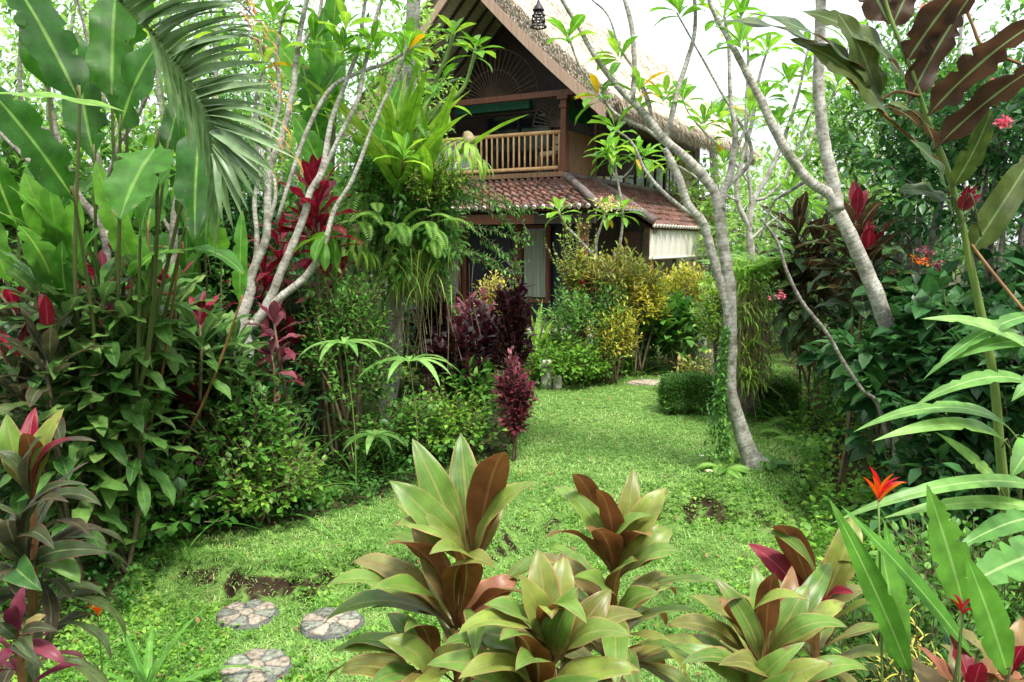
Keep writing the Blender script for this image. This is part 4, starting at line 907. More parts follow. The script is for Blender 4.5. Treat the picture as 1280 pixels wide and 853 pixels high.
# left: stems of the frangipani by the crimson cordyline
f4 = gp(312, 545, 6.6)
t4 = thing('frangipani_tree', 'grey many stemmed frangipani fanning up from the left bed beside the crimson cordyline', 'tree', f4)
e4 = limbs(t4, [
 [(312, 545, 13), (306, 450, 12), (304, 405, 11), (312, 370, 8), (316, 345, 7.5), (326, 315, 7), (333, 290, 7), (337, 218, 6.5), (352, 170, 6), (366, 115, 5.5), (374, 44, 5), (386, -10, 4.5)],
 [(306, 410, 9), (322, 400, 8), (340, 368, 7.5), (354, 338, 7.5), (368, 305, 7), (380, 268, 6.5), (388, 240, 6), (402, 212, 5.5), (414, 155, 5), (430, 110, 4.5), (448, 60, 4), (455, 10, 3.5), (462, -20, 3)],
 [(320, 400, 8), (350, 375, 7), (384, 344, 6.5), (405, 305, 6), (418, 262, 4.5), (440, 225, 4.5), (470, 150, 4), (495, 95, 4), (512, 55, 3.5)],
 [(395, 235, 4.5), (425, 170, 4.5), (447, 125, 4.5), (455, 88, 4), (468, 30, 4), (481, -10, 3.5)],
 [(345, 280, 4), (380, 171, 4.5), (413, 113, 4.5), (445, 92, 4), (480, 80, 3.8), (512, 62, 3.4)],
 [(333, 290, 4.5), (345, 240, 4), (336, 190, 4), (350, 130, 4), (346, 60, 3.6), (360, 0, 3)],
 [(316, 345, 5), (322, 300, 5), (318, 250, 4.5), (328, 200, 4), (318, 140, 3.6), (330, 80, 3)],
 [(440, 225, 3.5), (420, 262, 3), (405, 300, 3)],
 [(374, 60, 4), (398, 20, 3.6), (404, -20, 3.2)],
], 6.6, 'barkpale')
tips(t4, e4[1:], 8, .26, .085, extra=[E(505, 190, 6.5, .2), E(430, 60, 6.6, .4), E(465, 55, 6.6, -.4), E(340, 20, 6.6), E(400, 130, 6.8, .4, .5), E(435, 30, 6.5, .5), E(395, 50, 6.6, .5)])
# left-left grey stems
f8 = gp(135, 600, 5.8)
t8 = thing('frangipani_tree', 'grey forked young tree among the paddle leaves at far left', 'tree', f8)
e8 = limbs(t8, [
 [(135, 600, 9), (132, 450, 8), (134, 330, 7), (129, 285, 6.5), (127, 230, 6), (119, 184, 4), (99, 143, 3.5), (92, 90, 3)],
 [(127, 235, 5), (140, 205, 4.5), (150, 178, 4), (175, 140, 4), (190, 100, 3.6), (199, 52, 3)],
 [(133, 132, 3.5), (118, 80, 3.5), (104, 30, 3.2), (94, -15, 3)],
 [(134, 360, 7), (185, 378, 6), (160, 330, 6), (146, 314, 6), (112, 262, 7), (80, 235, 6), (54, 218, 5), (0, 167, 4.5), (-30, 150, 4)],
 [(112, 262, 5), (95, 235, 5), (72, 175, 5), (66, 140, 5), (52, 75, 5), (34, 20, 4.5), (24, -20, 4)],
 [(72, 170, 4), (40, 150, 4), (26, 112, 4), (27, 15, 4), (28, -20, 3.5)],
], 5.8, 'barkgrey')
tips(t8, e8, 7, .26, .085)
f9 = gp(215, 560, 6.0)
t9 = thing('frangipani_tree', 'grey forked stem standing behind the drooping palm frond', 'tree', f9)
e9 = limbs(t9, [[(215, 560, 9), (214, 400, 8), (218, 285, 7), (225, 235, 7), (234, 205, 6.5), (245, 172, 5.5), (262, 146, 5)], [(246, 172, 5), (238, 140, 4), (236, 102, 3.6), (230, 60, 3)], [(225, 235, 4), (238, 215, 3.4), (250, 195, 3)], [(218, 300, 4), (200, 260, 3.5), (190, 200, 3)]], 6.0, 'barkgrey')
tips(t9, e9, 7, .24, .08)
# lichen trunk carrying the ferns
f10 = gp(478, 560, 8.0)
t10 = thing('tall_trunk', 'tall straight pale trunk with ferns growing on it, left of the balcony', 'tree', f10)
limbs(t10, [[(472, 568, 15), (482, 520, 13), (490, 430, 12.5), (497, 340, 11), (506, 230, 10.6), (510, 150, 10.4), (514, 80, 10.2), (517, 0, 10), (520, -60, 10)]], 8.0, 'barkmoss', sides=14)
g10 = Acc()
for k in range(9):
    az = k * .7; frond(g10, g10, at(520, -75, 8.0), [math.cos(az), math.sin(az), .9], 2.2, 40, .5, .035, 1.6, ang=.9)
g10.build('crown', M['palm'], t10)

# things growing on the trunk
def nest(label, px, py, Y, n, L, W, mat='nest', spread=(.08, .8), group='nest ferns perched on trunks', droop=.45):
    p = at(px, py, Y); r_ = thing('nest_fern', label, 'fern', p, group); a = Acc()
    rosette(a, p, [0, 0, 1], n, L, W, spread, droop, 'strap', 9, .12, .35, side=2); a.build('leaves', M[mat], r_)
    b = Acc(); b.tube([p - [0, 0, .14], p - [0, 0, .05], p + [0, 0, .03]], [.04, .07, .04], 8, 3, .25); b.build('root_clump', M['root'], r_); return r_
nest('tall upright lime nest fern perched on the pale trunk left of the balcony', 497, 195, 7.3, 18, .98, .115)
nest('upright yellowish nest fern leaning right in front of the balcony corner', 535, 205, 7.3, 10, .85, .10, spread=(.1, .95))
nest('drooping green nest fern on the left side of the fern covered trunk', 455, 225, 7.7, 10, .6, .07, spread=(.4, 1.6), droop=1.2)
frg = thing('frangipani_sapling', 'young frangipani with bright leaf whorls rising beside the trunk in front of the balcony', 'sapling', at(512, 250, 7.7))
efr = limbs(frg, [[(510, 262, 4), (516, 225, 4.5), (522, 190, 4.5), (531, 140, 4.5), (545, 100, 4.2), (556, 75, 4), (568, 40, 4)], [(522, 190, 5), (540, 150, 5), (565, 125, 4.5), (580, 108, 4), (590, 80, 4), (594, 60, 4)], [(540, 150, 3), (560, 130, 3), (548, 160, 2)]], 7.6, 'gstem', 'stem')
a = Acc()
rosette(a, at(569, 38, 7.6), [.1, -.2, 1], 8, .24, .085, (.5, 1.5)); rosette(a, at(594, 58, 7.6), [.1, -.4, .9], 10, .30, .085, (.6, 1.6)); rosette(a, at(550, 98, 7.6), [-.2, -.2, .6], 6, .30, .10, (.6, 1.7)); rosette(a, at(562, 128, 7.5), [.3, -.3, .4], 5, .22, .08, (.6, 1.7)); rosette(a, at(523, 60, 7.7), [-.6, -.2, .6], 6, .27, .09, (.6, 1.6))
a.build('leaves', M['frangi'], frg)
# the hanging mass: climbing shrub with arching twigs, staghorns, ferns, roots
hm = thing('climbing_shrub', 'big tangled epiphyte bush wrapping the pale trunk with twigs arching toward the porch', 'shrub', at(512, 260, 7.7))
fa = Acc(); ta = Acc(); n = 620
d = rdir(n, 0.0); cc = at(497, 258, 7.75); P = cc + d * np.array([.52, .5, .64]) * (.45 + .55 * rng.random(n))[:, None] * lump(d, 2)[:, None]
P[:, 0] += (P[:, 2] < cc[2] + .2) * .10
D = nrm(d * .8 + rdir(n) * .5 + [.1, 0, -.05]); twigs(fa, ta, P - D * .1, D, .30, 9, .095, .036, 1.1, .6, 'lance', 3, tr=.003, curve=-.3)
# long arching twigs to the right
for (x0, y0, x1, y1, x2, y2) in [(560, 215, 630, 225, 665, 300), (575, 250, 625, 262, 655, 305), (560, 270, 610, 290, 655, 345), (585, 240, 640, 258, 660, 262), (560, 300, 600, 330, 640, 340), (555, 235, 600, 250, 650, 268), (575, 225, 615, 240, 640, 285), (545, 320, 570, 350, 560, 375), (560, 280, 620, 285, 648, 300), (540, 215, 590, 222, 620, 260), (600, 300, 630, 318, 650, 335), (550, 330, 580, 300, 625, 330)]:
    A_, B_, C_ = at(x0, y0, 7.5), at(x1, y1, 7.35), at(x2, y2, 7.3); t_ = np.linspace(0, 1, 26)[:, None]; Q = (1 - t_) ** 2 * A_ + 2 * t_ * (1 - t_) * B_ + t_ ** 2 * C_
    ta.tube(Q[::3], .0035, 4, 1, cap=False); T_ = nrm(np.gradient(Q, axis=0))
    for sg in (1, -1): fa.leaves(Q, nrm(T_ * .5 + sg * np.array([0, .3, 1.]) * .6 + rng.normal(size=Q.shape) * .2), .045 + .02 * rng.random(26), .022, .4, 0, .2, 'ovate', 3)
    for j in range(6, 26, 8):
        D2 = nrm(T_[j] + rng.normal(size=3) * .6); twigs(fa, ta, Q[j:j + 1], D2[None], .16, 9, .042, .02, 1.2, .4, 'ovate', 3, tr=.002, curve=-.2)
fa.build('foliage', M['mid'], hm); ta.build('stems', M['twig'], hm)
hl = shrub('climbing_shrub', 'pale lime leaved spray at the top right of the epiphyte mass beneath the balcony', 'shrub', 0, 0, 0, .6, .42, 'lime', .06, .022, 110, 9, 'lance', base=at(545, 275, 7.4), stems=2, up=.1)
for i, (x, y, Yq, az, L_, lab) in enumerate([(440, 265, 7.4, -2.4, .5, 'pale hanging fern at the left edge of the epiphyte mass'), (470, 290, 7.2, -1.6, .45, 'light fern drooping in front of the pale trunk at mid height'), (505, 300, 7.1, -1.2, .42, 'small fern drooping below the nest ferns'), (545, 290, 7.2, -.8, .5, 'fern arching right over the hanging roots'), (515, 185, 7.5, -1.7, .4, 'bluish fern spreading at the foot of the nest ferns')]):
    p = at(x, y - 15, Yq); r_ = thing('fern', lab, 'fern', p, 'ferns growing on the pale trunk'); a = Acc(); b = Acc()
    for k in range(6): frond(a, b, p + rng.normal(size=3) * [.08, .05, .07], [math.cos(az + rng.normal() * .9), math.sin(az + rng.normal() * .7), rng.random() * .9 - .15], L_ * (.55 + .45 * rng.random()), 18, .07, .02, 1.6)
    a.build('fronds', M['fern'], r_); b.build('frond_stalks', M['gstem'], r_)
for (x, y, Yq, lab) in [(445, 300, 7.3, 'forked staghorn fern hanging at the left of the epiphyte mass'), (585, 185, 7.3, 'yellow green staghorn fern reaching right over the bamboo railing')]:
    p = at(x, y - 10, Yq); r_ = thing('staghorn_fern', lab, 'fern', p); a = Acc()
    for k in range(9):
        az = -1.6 + (k - 4) * .3; dd = np.array([math.cos(az) * .8, math.sin(az) * .5, .2 - .1 * k % 3]); a.leaves(p, dd, .34, .05, 1.3, 0, .2, 'strap', 7, .3, side=2)
        q = p + nrm(dd) * .2 - [0, 0, .06]
        for s_ in (-.5, .5): a.leaves(q, dd + [s_, 0, -.6], .2, .035, .8, 0, .2, 'lance', 5)
    a.build('fronds', M['lime'], r_); b = Acc(); b.tube([p - [0, -.05, .06], p, p + [0, .05, .05]], [.04, .06, .04], 7, 2, .2); b.build('root_clump', M['root'], r_)
rt = thing('hanging_roots', 'curtain of thin hanging roots and strap leaves below the epiphyte mass', 'roots', at(505, 330, 7.6)); a = Acc(); b = Acc()
for k in range(170):
    x = 505 + rng.normal() * 28; y0 = 285 + rng.random() * 50; L_ = 35 + rng.random() * 110; Yq = 7.4 + rng.random() * .4
    p0 = at(x, y0, Yq); p1 = at(x + rng.normal() * 5, y0 + L_ * .5, Yq); p2 = at(x + rng.normal() * 9, y0 + L_, Yq); a.tube([p0, p1, p2], .0028, 4, 3, cap=False)
n = 160; P = np.array([at(508 + rng.normal() * 24, 300 + rng.random() * 60, 7.3 + rng.random() * .4) for _ in range(n)]); b.leaves(P, np.stack([rng.normal(size=n) * .5, -rng.random(n) * .6, rng.random(n) * .3 - .4], -1), .35, .014, 1.2, 0, .2, 'grass', 6)
a.build('root_strands', M['root'], rt); b.build('strap_leaves', M['lime'], rt)

# ------------------------------------------------------------ big traced leaves, top left
PL = 4.6
lp_ = leaf_plant('heliconia', 'tall heliconia with broad upright paddle leaves filling the top left corner', 'heliconia', gp(128, 640, 5.2), [
 (100, 130, 5, -40, PL, PL - .1, .26, .5, .5), (94, 252, -30, 95, PL - .2, PL - .6, .24, .35, .7), (140, 130, 147, -30, PL + .2, PL + .3, .28, .2, 1.2),
 (150, 165, 205, 48, PL - .1, PL - .2, .28, .5, .9), (197, 182, 150, 275, PL - .3, PL - .7, .28, .4, .9), (252, 150, 244, 300, PL, PL - .4, .22, .3, 1.3),
 (208, 195, 236, 95, PL, PL + .1, .14, .3, 1.0), (118, 200, 95, 40, PL + .3, PL + .5, .24, .4, 1.0), (175, 300, 215, 210, PL, PL - .2, .2, .5, .8), (160, 60, 185, -40, PL + .4, PL + .4, .24, .3, 1.2), (230, 290, 265, 190, PL + .2, PL + .2, .18, .4, 1.1), (60, 110, 40, -20, PL + .4, PL + .3, .22, .4, .8)], 'paddark', stemr=.016)
leaf_plant('heliconia', 'bright heliconia with wavy paddle leaves at the left edge above the thatched shelter', 'heliconia', gp(70, 600, 5.0), [
 (82, 335, 8, 232, 5.0, 4.6, .2, .7, .5), (85, 330, 30, 215, 5, 4.8, .2, .6, .8), (88, 345, 62, 222, 5, 4.8, .17, .5, 1.1), (95, 350, 98, 240, 5, 4.8, .17, .4, 1.2), (100, 350, 128, 285, 5, 4.7, .16, .6, .9),
 (78, 390, 22, 282, 4.9, 4.5, .2, .8, .5), (90, 400, 78, 300, 4.9, 4.7, .15, .4, 1.2), (76, 340, -15, 262, 5.0, 4.6, .18, .8, .4)], 'paddle', stemr=.014)
leaf_plant('heliconia', 'heliconia with reddish bundled stems and an arching wavy leaf in front of the crimson leaves', 'heliconia', gp(150, 600, 5.4), [
 (165, 350, 232, 318, 4.9, 4.6, .16, .9, .2), (225, 315, 305, 345, 4.8, 4.5, .16, .9, .1), (168, 330, 120, 200, 5, 4.8, .16, .5, .9), (150, 300, 160, 190, 5.1, 5, .18, .4, 1.1), (300, 380, 303, 262, 5.2, 5.2, .1, .2, 1.3), (185, 290, 200, 200, 5.1, 5.2, .2, .3, 1.2), (190, 400, 175, 290, 5, 5, .14, .3, 1.1)], 'paddle', stemr=.013, stemmat='rstem')
leaf_plant('heliconia', 'single long yellow green leaf crossing the left edge near the top', 'heliconia', gp(-60, 760, 3.6), [(-20, 118, 158, 141, 3.5, 3.5, .085, .3, .35)], 'nest', stemr=.012)
# more paddles behind for depth
for i, (x, y, Yq, mat_, lb) in enumerate([(40, 330, 6.2, 'paddle', 'back row heliconia with pale translucent leaves behind the left edge plants'), (240, 300, 6.6, 'paddle', 'back row heliconia with upright leaves behind the drooping palm frond'), (400, 170, 8.2, 'paddle', 'broad leaved plant between the pale stems left of the trunk')]):
    fr = gp(x, 480, Yq); lv = []
    for k in range(9):
        bx = x + rng.normal() * 22; by = y - 20 + rng.normal() * 60; a_ = rng.normal() * .5
        lv.append((bx, by, bx + 95 * math.sin(a_), by - 105 * math.cos(a_), Yq, Yq - .2, .24, .6, .5 + rng.random() * .8))
    leaf_plant('heliconia', lb, 'heliconia', fr, lv, mat_, stemr=.016)
# drooping palm frond from the top
pf = thing('palm_frond', 'large grey green palm frond drooping from the top edge with browned tips', 'palm', at(110, -60, 3.4))
rp = np.array([at(*q) for q in [(105, -60, 3.45), (150, 0, 3.4), (200, 51, 3.35), (231, 92, 3.3), (258, 136, 3.3), (269, 165, 3.3), (273, 195, 3.3)]])
a = Acc(); a.tube(rp, [.012, .011, .009, .008, .006, .005, .003], 6, 4); a.build('midrib', M['gstem'], pf)
s_ = np.linspace(.1, 1, 62); idx = s_ * (len(rp) - 1); i0 = np.minimum(idx.astype(int), len(rp) - 2); fr_ = (idx - i0)[:, None]; Bp = rp[i0] * (1 - fr_) + rp[i0 + 1] * fr_
tipx = np.interp(s_, [0, .3, .45, .6, .75, .88, 1], [288, 312, 332, 342, 362, 335, 285]); tipy = np.interp(s_, [0, .3, .45, .6, .75, .88, 1], [-40, 10, 50, 105, 195, 245, 285])
Tp = np.array([at(x + rng.normal() * 7, y + rng.normal() * 5, 3.15 + .15 * q + rng.normal() * .03) for x, y, q in zip(tipx, tipy, s_)])
a = Acc(); kp = rng.random(len(Bp)) > .06; Bp, Tp, s_ = Bp[kp], Tp[kp], s_[kp]
a.leaf_to(Bp, Tp, .046 * (.75 + .4 * rng.random(len(Bp))), .45 + rng.random(len(Bp)) * .5, .75 + rng.normal(size=len(Bp)) * .35, prof='grass', seg=8, fold=.5)
s2 = np.linspace(.3, 1, 34); idx = s2 * (len(rp) - 1); i0 = np.minimum(idx.astype(int), len(rp) - 2); fr_ = (idx - i0)[:, None]; B2 = rp[i0] * (1 - fr_) + rp[i0 + 1] * fr_
T2 = np.array([at(np.interp(q, [.3, .7, 1], [215, 262, 268]) + rng.normal() * 4, np.interp(q, [.3, .7, 1], [150, 235, 320]) + rng.normal() * 6, 3.8 - .2 * q) for q in s2])
a.leaf_to(B2, T2, .026, .6, 0., prof='grass', seg=7, fold=.5); a.build('leaflets', M['palm'], pf)
a = Acc(); sel = (s_ > .12) & (s_ < .8) & (rng.random(len(s_)) < .9); d_ = Tp[sel] - Bp[sel]; b_ = Tp[sel] - d_ * .06
a.leaves(b_, d_ + [0, 0, -.15], .07 + .04 * rng.random(sel.sum()), .02, 1.5, 0, .3, 'grass', 5, .4); a.build('dry_tips', M['palmdry'], pf)

# ------------------------------------------------------------ foreground cordylines, leaf by leaf
def fore(label, foot, heads, mat='cord', group='cordylines in the foreground', cmat=None):
    """heads: [(px,py,Y, [(tipx,tipy,dY,width,droop,roll[,mat2])...])]"""
    root = thing('cordyline_plant', label, 'cordyline', foot, group); A = {}; s = Acc()
    for (hx, hy, Yh, lv) in heads:
        top = at(hx, hy, Yh)
        for q in lv:
            tx, ty, dY, W, dr, ro = q[:6]; mt = q[6] if len(q) > 6 else mat
            ro = -abs(ro) if (mt == 'cordred' and dY < 0) else max(abs(ro), .45)
            k = np.clip((hy - ty) / 260., -.25, .35)
            B = top + [rng.normal() * .006, rng.normal() * .006, .10 * k]
            A.setdefault(mt, Acc()).leaf_to(B, at(tx, ty, Yh + dY), W * .86, dr * 1.35 + .15 + rng.random() * .3, ro + rng.normal() * .2, prof='cord', seg=18, fold=.62, wave=.13, side=2, dexp=2.2)
        mid = (top + foot) / 2; mid[:2] = foot[:2] * .5 + top[:2] * .5
        for q_, sp in ((.05, (.6, 1.2)), (.14, (.9, 1.6)), (.24, (1.1, 1.8))):
            Lx = np.linalg.norm(at(lv[0][0], lv[0][1], Yh) - top) * .92
            rosette(A.setdefault(mat, Acc()), top - [0, 0, q_], [0, 0, 1], 7, Lx, .072 * Lx / .42, sp, 1.4, 'cord', 16, .13, .62, side=2, dexp=1.8)
        s.tube([foot - [0, 0, .03], mid, top - [0, 0, .02], top + [0, 0, .03]], [.016, .015, .012, .006], 8, 4)
    for mt, ac in A.items(): ac.build('leaves', M[mt], root)
    s.build('stem', M['rstem'], root); return root
Yf = 2.3
fore('tall green cordyline with pink edged leaves, highest plant of the foreground centre', gp(585, 950, 2.35), [
 (592, 735, Yf, [(514, 546, .05, .115, .35, .9), (576, 540, .15, .12, .3, -1.4), (632, 562, -.18, .135, .55, -.5, 'cordred'), (483, 598, -.05, .12, .45, .8), (682, 598, -.02, .10, .9, -.5), (628, 605, .15, .09, .5, -.9),
   (492, 628, .1, .09, .6, .6), (474, 655, -.1, .10, 1.1, .2), (570, 600, .2, .10, .3, 0)]),
 (570, 800, Yf - .05, [(398, 732, -.05, .11, .9, .2), (433, 700, .05, .12, .7, .5, 'cordred'), (472, 680, -.15, .13, .8, .4, 'cordred'), (630, 708, -.25, .11, 1.1, -.3), (528, 690, -.3, .12, 1.0, .2), (455, 738, -.2, .11, .8, .2), (512, 655, .1, .1, .5, .4, 'cordred'), (652, 722, .05, .11, .8, -.5, 'cordred'), (668, 748, -.1, .1, .9, -.4, 'cordred')]),
 (540, 880, Yf - .05, [(462, 795, -.15, .11, 1.1, .3), (412, 840, -.05, .11, 1.2, .2), (450, 860, -.2, .10, 1.0, .2), (480, 762, .1, .10, .8, .4), (500, 790, -.2, .09, .9, 0), (600, 810, -.1, .1, .9, -.3)]),
])
fore('lower green cordyline with rounded yellow green leaves at the bottom centre', gp(690, 960, 2.1), [
 (690, 842, 2.05, [(648, 716, -.05, .10, .3, .9), (672, 684, .1, .11, .3, -1.2), (705, 690, .15, .10, .3, -1.4), (726, 726, -.08, .10, .7, -.4), (768, 732, .0, .10, .7, -.6), (600, 755, -.12, .115, .6, .6), (560, 795, -.2, .11, .9, .3), (545, 808, -.05, .10, .9, .3), (690, 775, -.25, .09, .8, 0), (812, 768, -.02, .09, .9, -.4), (800, 795, -.15, .1, 1.0, -.2), (742, 782, -.3, .08, 1.0, 0)]),
 (670, 910, 2.0, [(520, 830, -.1, .11, 1.0, .2), (560, 850, -.25, .11, .9, .1), (620, 800, -.25, .12, .8, .3), (815, 838, -.1, .10, 1.0, -.2), (760, 845, -.2, .1, 1.0, -.1), (590, 790, 0, .11, .7, .4), (640, 840, -.3, .1, .9, 0)]),
])
fore('green and bronze cordyline behind the centre plants with tips over the lawn', gp(765, 930, 2.65), [
 (768, 735, 2.6, [(682, 602, .05, .10, .9, .7), (712, 588, -.1, .10, .7, .8, 'cordred'), (792, 582, .1, .09, .5, -1.2), (838, 604, .0, .115, .6, -.7), (745, 610, -.15, .10, .4, .2, 'cordred'), (858, 690, -.05, .10, .9, -.6), (843, 658, .05, .11, .7, -.6), (822, 640, -.1, .09, .9, -.3), (676, 672, -.1, .10, .9, .4, 'cordred'), (735, 665, -.25, .12, .5, .2, 'cordred'), (818, 672, -.2, .1, .7, -.4, 'cordred')]),
 (765, 790, 2.55, [(660, 690, .0, .09, .8, .4, 'cordred'), (830, 740, -.1, .10, .8, -.4), (836, 715, .1, .09, .8, -.4), (712, 720, -.2, .1, .7, .3), (800, 700, -.2, .11, .6, -.3)]),
])
fore('pale green cordyline with slender twisted leaves at the bottom right of centre', gp(950, 960, 2.25), [
 (952, 852, 2.2, [(885, 712, -.05, .075, .9, .7), (942, 702, .1, .08, .4, -1.2), (968, 715, -.1, .085, .4, -.3, 'cordred'), (1012, 728, .05, .10, .6, -.5), (1075, 782, -.1, .09, 1.2, -.2), (1030, 745, -.2, .07, 1.3, -.2), (855, 742, .05, .08, .8, .4), (820, 782, 0, .09, .9, .3), (1060, 752, .1, .09, .6, -.5), (900, 760, -.2, .09, .9, .4, 'cordred'), (1040, 700, .2, .08, .5, -.8), (990, 705, .15, .08, .5, -1.2, 'cordred')]),
 (945, 905, 2.15, [(828, 800, -.1, .09, 1.0, .3), (840, 830, -.2, .09, 1.0, .2), (890, 830, -.25, .1, 1.0, .2), (1050, 825, -.1, .09, 1.0, -.3), (1000, 832, -.25, .09, .9, 0), (1100, 838, 0, .08, 1.0, -.3), (860, 790, .1, .08, .8, .4), (1020, 790, -.2, .08, 1.1, 0)]),
])
fore('cordyline with a rust red leaf and magenta streaks right of the bottom centre', gp(1030, 900, 2.7), [
 (1020, 778, 2.7, [(936, 656, -.05, .08, 1.0, .7), (968, 655, -.15, .125, .5, .5, 'cordred'), (932, 678, .05, .11, .5, .7, 'crimson'), (1068, 640, .1, .13, .7, -.7), (1078, 702, -.05, .09, .9, -.5, 'cordred'), (1070, 742, -.15, .09, .6, -.5, 'crimson'), (1040, 690, .15, .10, .4, -1.0), (990, 700, .1, .10, .5, .3), (1095, 740, 0, .08, 1.0, -.4, 'cordred')]),
])
# pink striped pair, lower left
fore('dark cordyline with pink striped young leaves at the left edge', gp(30, 800, 2.9), [
 (42, 640, 2.9, [(8, 515, .0, .11, .5, .6, 'cord'), (45, 508, .1, .10, .3, -1.2, 'crimson'), (82, 508, .0, .11, .5, -.8, 'cord'), (130, 550, -.1, .07, 1.0, -.3), (95, 545, -.1, .08, .6, -.5, 'crimson'), (-10, 560, -.1, .10, .8, .5), (30, 540, -.15, .10, .4, .3, 'cordred'), (55, 545, -.2, .11, .3, 0, 'corddark'), (135, 635, -.1, .08, .9, -.3, 'corddark')]),
 (38, 720, 2.85, [(155, 690, -.1, .09, 1.3, -.2, 'corddark'), (125, 600, -.1, .08, 1.1, -.3, 'corddark'), (-20, 640, -.1, .1, .9, .4, 'corddark'), (95, 625, -.2, .09, .9, -.3, 'corddark'), (110, 735, -.15, .12, 1.3, -.1, 'cordgreen'), (60, 745, -.3, .12, 1.2, 0, 'cordgreen'), (-10, 735, -.2, .12, 1.1, .2, 'corddark'), (20, 650, -.3, .1, .7, .1, 'corddark'), (140, 660, .1, .08, 1.0, -.3), (75, 690, -.3, .09, 1.2, 0), (25, 760, -.3, .12, 1.2, 0, 'corddark')]),
], 'corddark', 'cordylines at the left edge')
fore('small wine red cordyline in the bottom left corner', gp(25, 900, 2.5), [
 (25, 805, 2.5, [(30, 732, .05, .06, .3, 0, 'magenta'), (-5, 775, -.05, .05, .8, .4, 'corddark'), (82, 790, -.1, .05, 1.0, -.3, 'corddark'), (60, 768, .05, .05, .7, -.5, 'cordred'), (92, 838, -.1, .055, 1.2, -.2, 'magenta'), (45, 832, -.2, .06, 1.1, 0, 'corddark'), (-5, 840, -.1, .06, 1.1, .2, 'magenta'), (14, 760, -.1, .055, .5, .2, 'magenta'), (65, 845, -.2, .05, 1.2, 0, 'corddark')]),
], 'magenta', 'cordylines at the left edge')
# the rest of the left bed
def gy_(px, Y): return gp(px, 0, Y)
C = cordyline
C('cordyline_plant', 'dark green cordyline with crimson tips below the thatched shelter', [(62, 430, 4.6), (25, 470, 4.7)], 'corddark', .40, .085, 26, gy_(60, 4.6), cmat='crimson')
C('cordyline_plant', 'green leaved cordyline with magenta top leaves behind the grey forked stem', [(215, 370, 5.6), (250, 405, 5.5), (190, 440, 5.5)], 'cordgreen', .37, .10, 24, gy_(230, 5.7), cmat='crimson', spread=(.2, 1.7))
C('cordyline_plant', 'vivid crimson cordyline glowing between the pale stems left of the trunk', [(396, 240, 6.8, 0, -.1, .42), (385, 280, 6.9, -.4, -.2, .34)], 'crimson', .40, .12, 14, gy_(395, 6.8), spread=(.1, 1.3))
C('cordyline_plant', 'deep red cordyline low behind the frangipani fan', [(350, 300, 7.4), (330, 345, 7.3), (420, 345, 7.2), (365, 420, 7.2)], 'crimson', .38, .09, 18, gy_(350, 7.4), spread=(.3, 1.6))
C('cordyline_plant', 'magenta leaved cordyline beside the reddish stem bundle', [(130, 345, 5.3), (165, 330, 5.4), (140, 400, 5.2)], 'crimson', .30, .07, 14, gy_(140, 5.3), spread=(.3, 1.5))
C('cordyline_plant', 'small cordyline with dusky pink leaves right of the frangipani foot', [(342, 400, 6.0), (340, 445, 5.9)], 'magenta', .24, .07, 10, gy_(345, 6.0), cmat='magenta', spread=(.3, 1.6))
C('cordyline_plant', 'dark maroon cordyline deep in the shade of the left bed', [(200, 490, 5.5), (235, 510, 5.5)], 'purple', .34, .08, 18, gy_(205, 5.5), cmat='crimson')
C('cordyline_plant', 'broad green cordyline filling the gap below the arching wavy leaf', [(290, 430, 5.8), (255, 460, 5.7), (320, 480, 5.9), (280, 500, 5.7)], 'cordgreen', .34, .085, 22, gy_(285, 5.8), spread=(.2, 1.8))
C('cordyline_plant', 'green cordyline mass under the left heliconia', [(120, 440, 5.0), (95, 500, 5.0), (160, 480, 5.1), (15, 550, 4.9)], 'cordgreen', .36, .09, 22, gy_(115, 5.0), spread=(.2, 1.8))
C('cordyline_plant', 'green and wine cordyline with small drooping leaves over the mossy bank at left', [(110, 380, 5.6), (60, 370, 5.8), (20, 390, 5.8)], 'corddark', .34, .09, 22, gy_(90, 5.6), cmat='crimson', spread=(.2, 1.8))
C('cordyline_plant', 'dense green cordyline thicket filling the space round the heliconia stems', [(85, 390, 4.8), (125, 360, 4.9), (165, 400, 4.9), (145, 450, 4.8), (45, 350, 4.9), (185, 350, 5.0), (110, 470, 4.7)], 'cordgreen', .36, .10, 20, gy_(105, 4.9), spread=(.3, 1.9))
C('cordyline_plant', 'green cordyline thicket low in front of the heliconia stems', [(70, 520, 4.6), (130, 540, 4.7), (175, 520, 4.8), (100, 580, 4.6)], 'cordgreen', .34, .09, 20, gy_(110, 4.75), spread=(.3, 1.9))
def strap(label, px, Y, n, L, W, mat='spear', name='grassy_clump', cat='plant', spread=(.1, 1.2), droop=1.1, up=0., group=None, prof='grass', py=None):
    f = gp(px, py or 0, Y) if py is None else gp(px, py); r_ = thing(name, label, cat, f, group); a = Acc()
    rosette(a, f + [0, 0, up], [0, 0, 1], n, L, W, spread, droop, prof, 9, .05, .35, side=1); a.build('leaves', M[mat], r_)
    b = Acc(); b.tube([f - [0, 0, .03], f + [0, 0, .03 + up]], [.03, .015], 7, 2, .2); b.build('root_crown', M['gstem'], r_); return r_
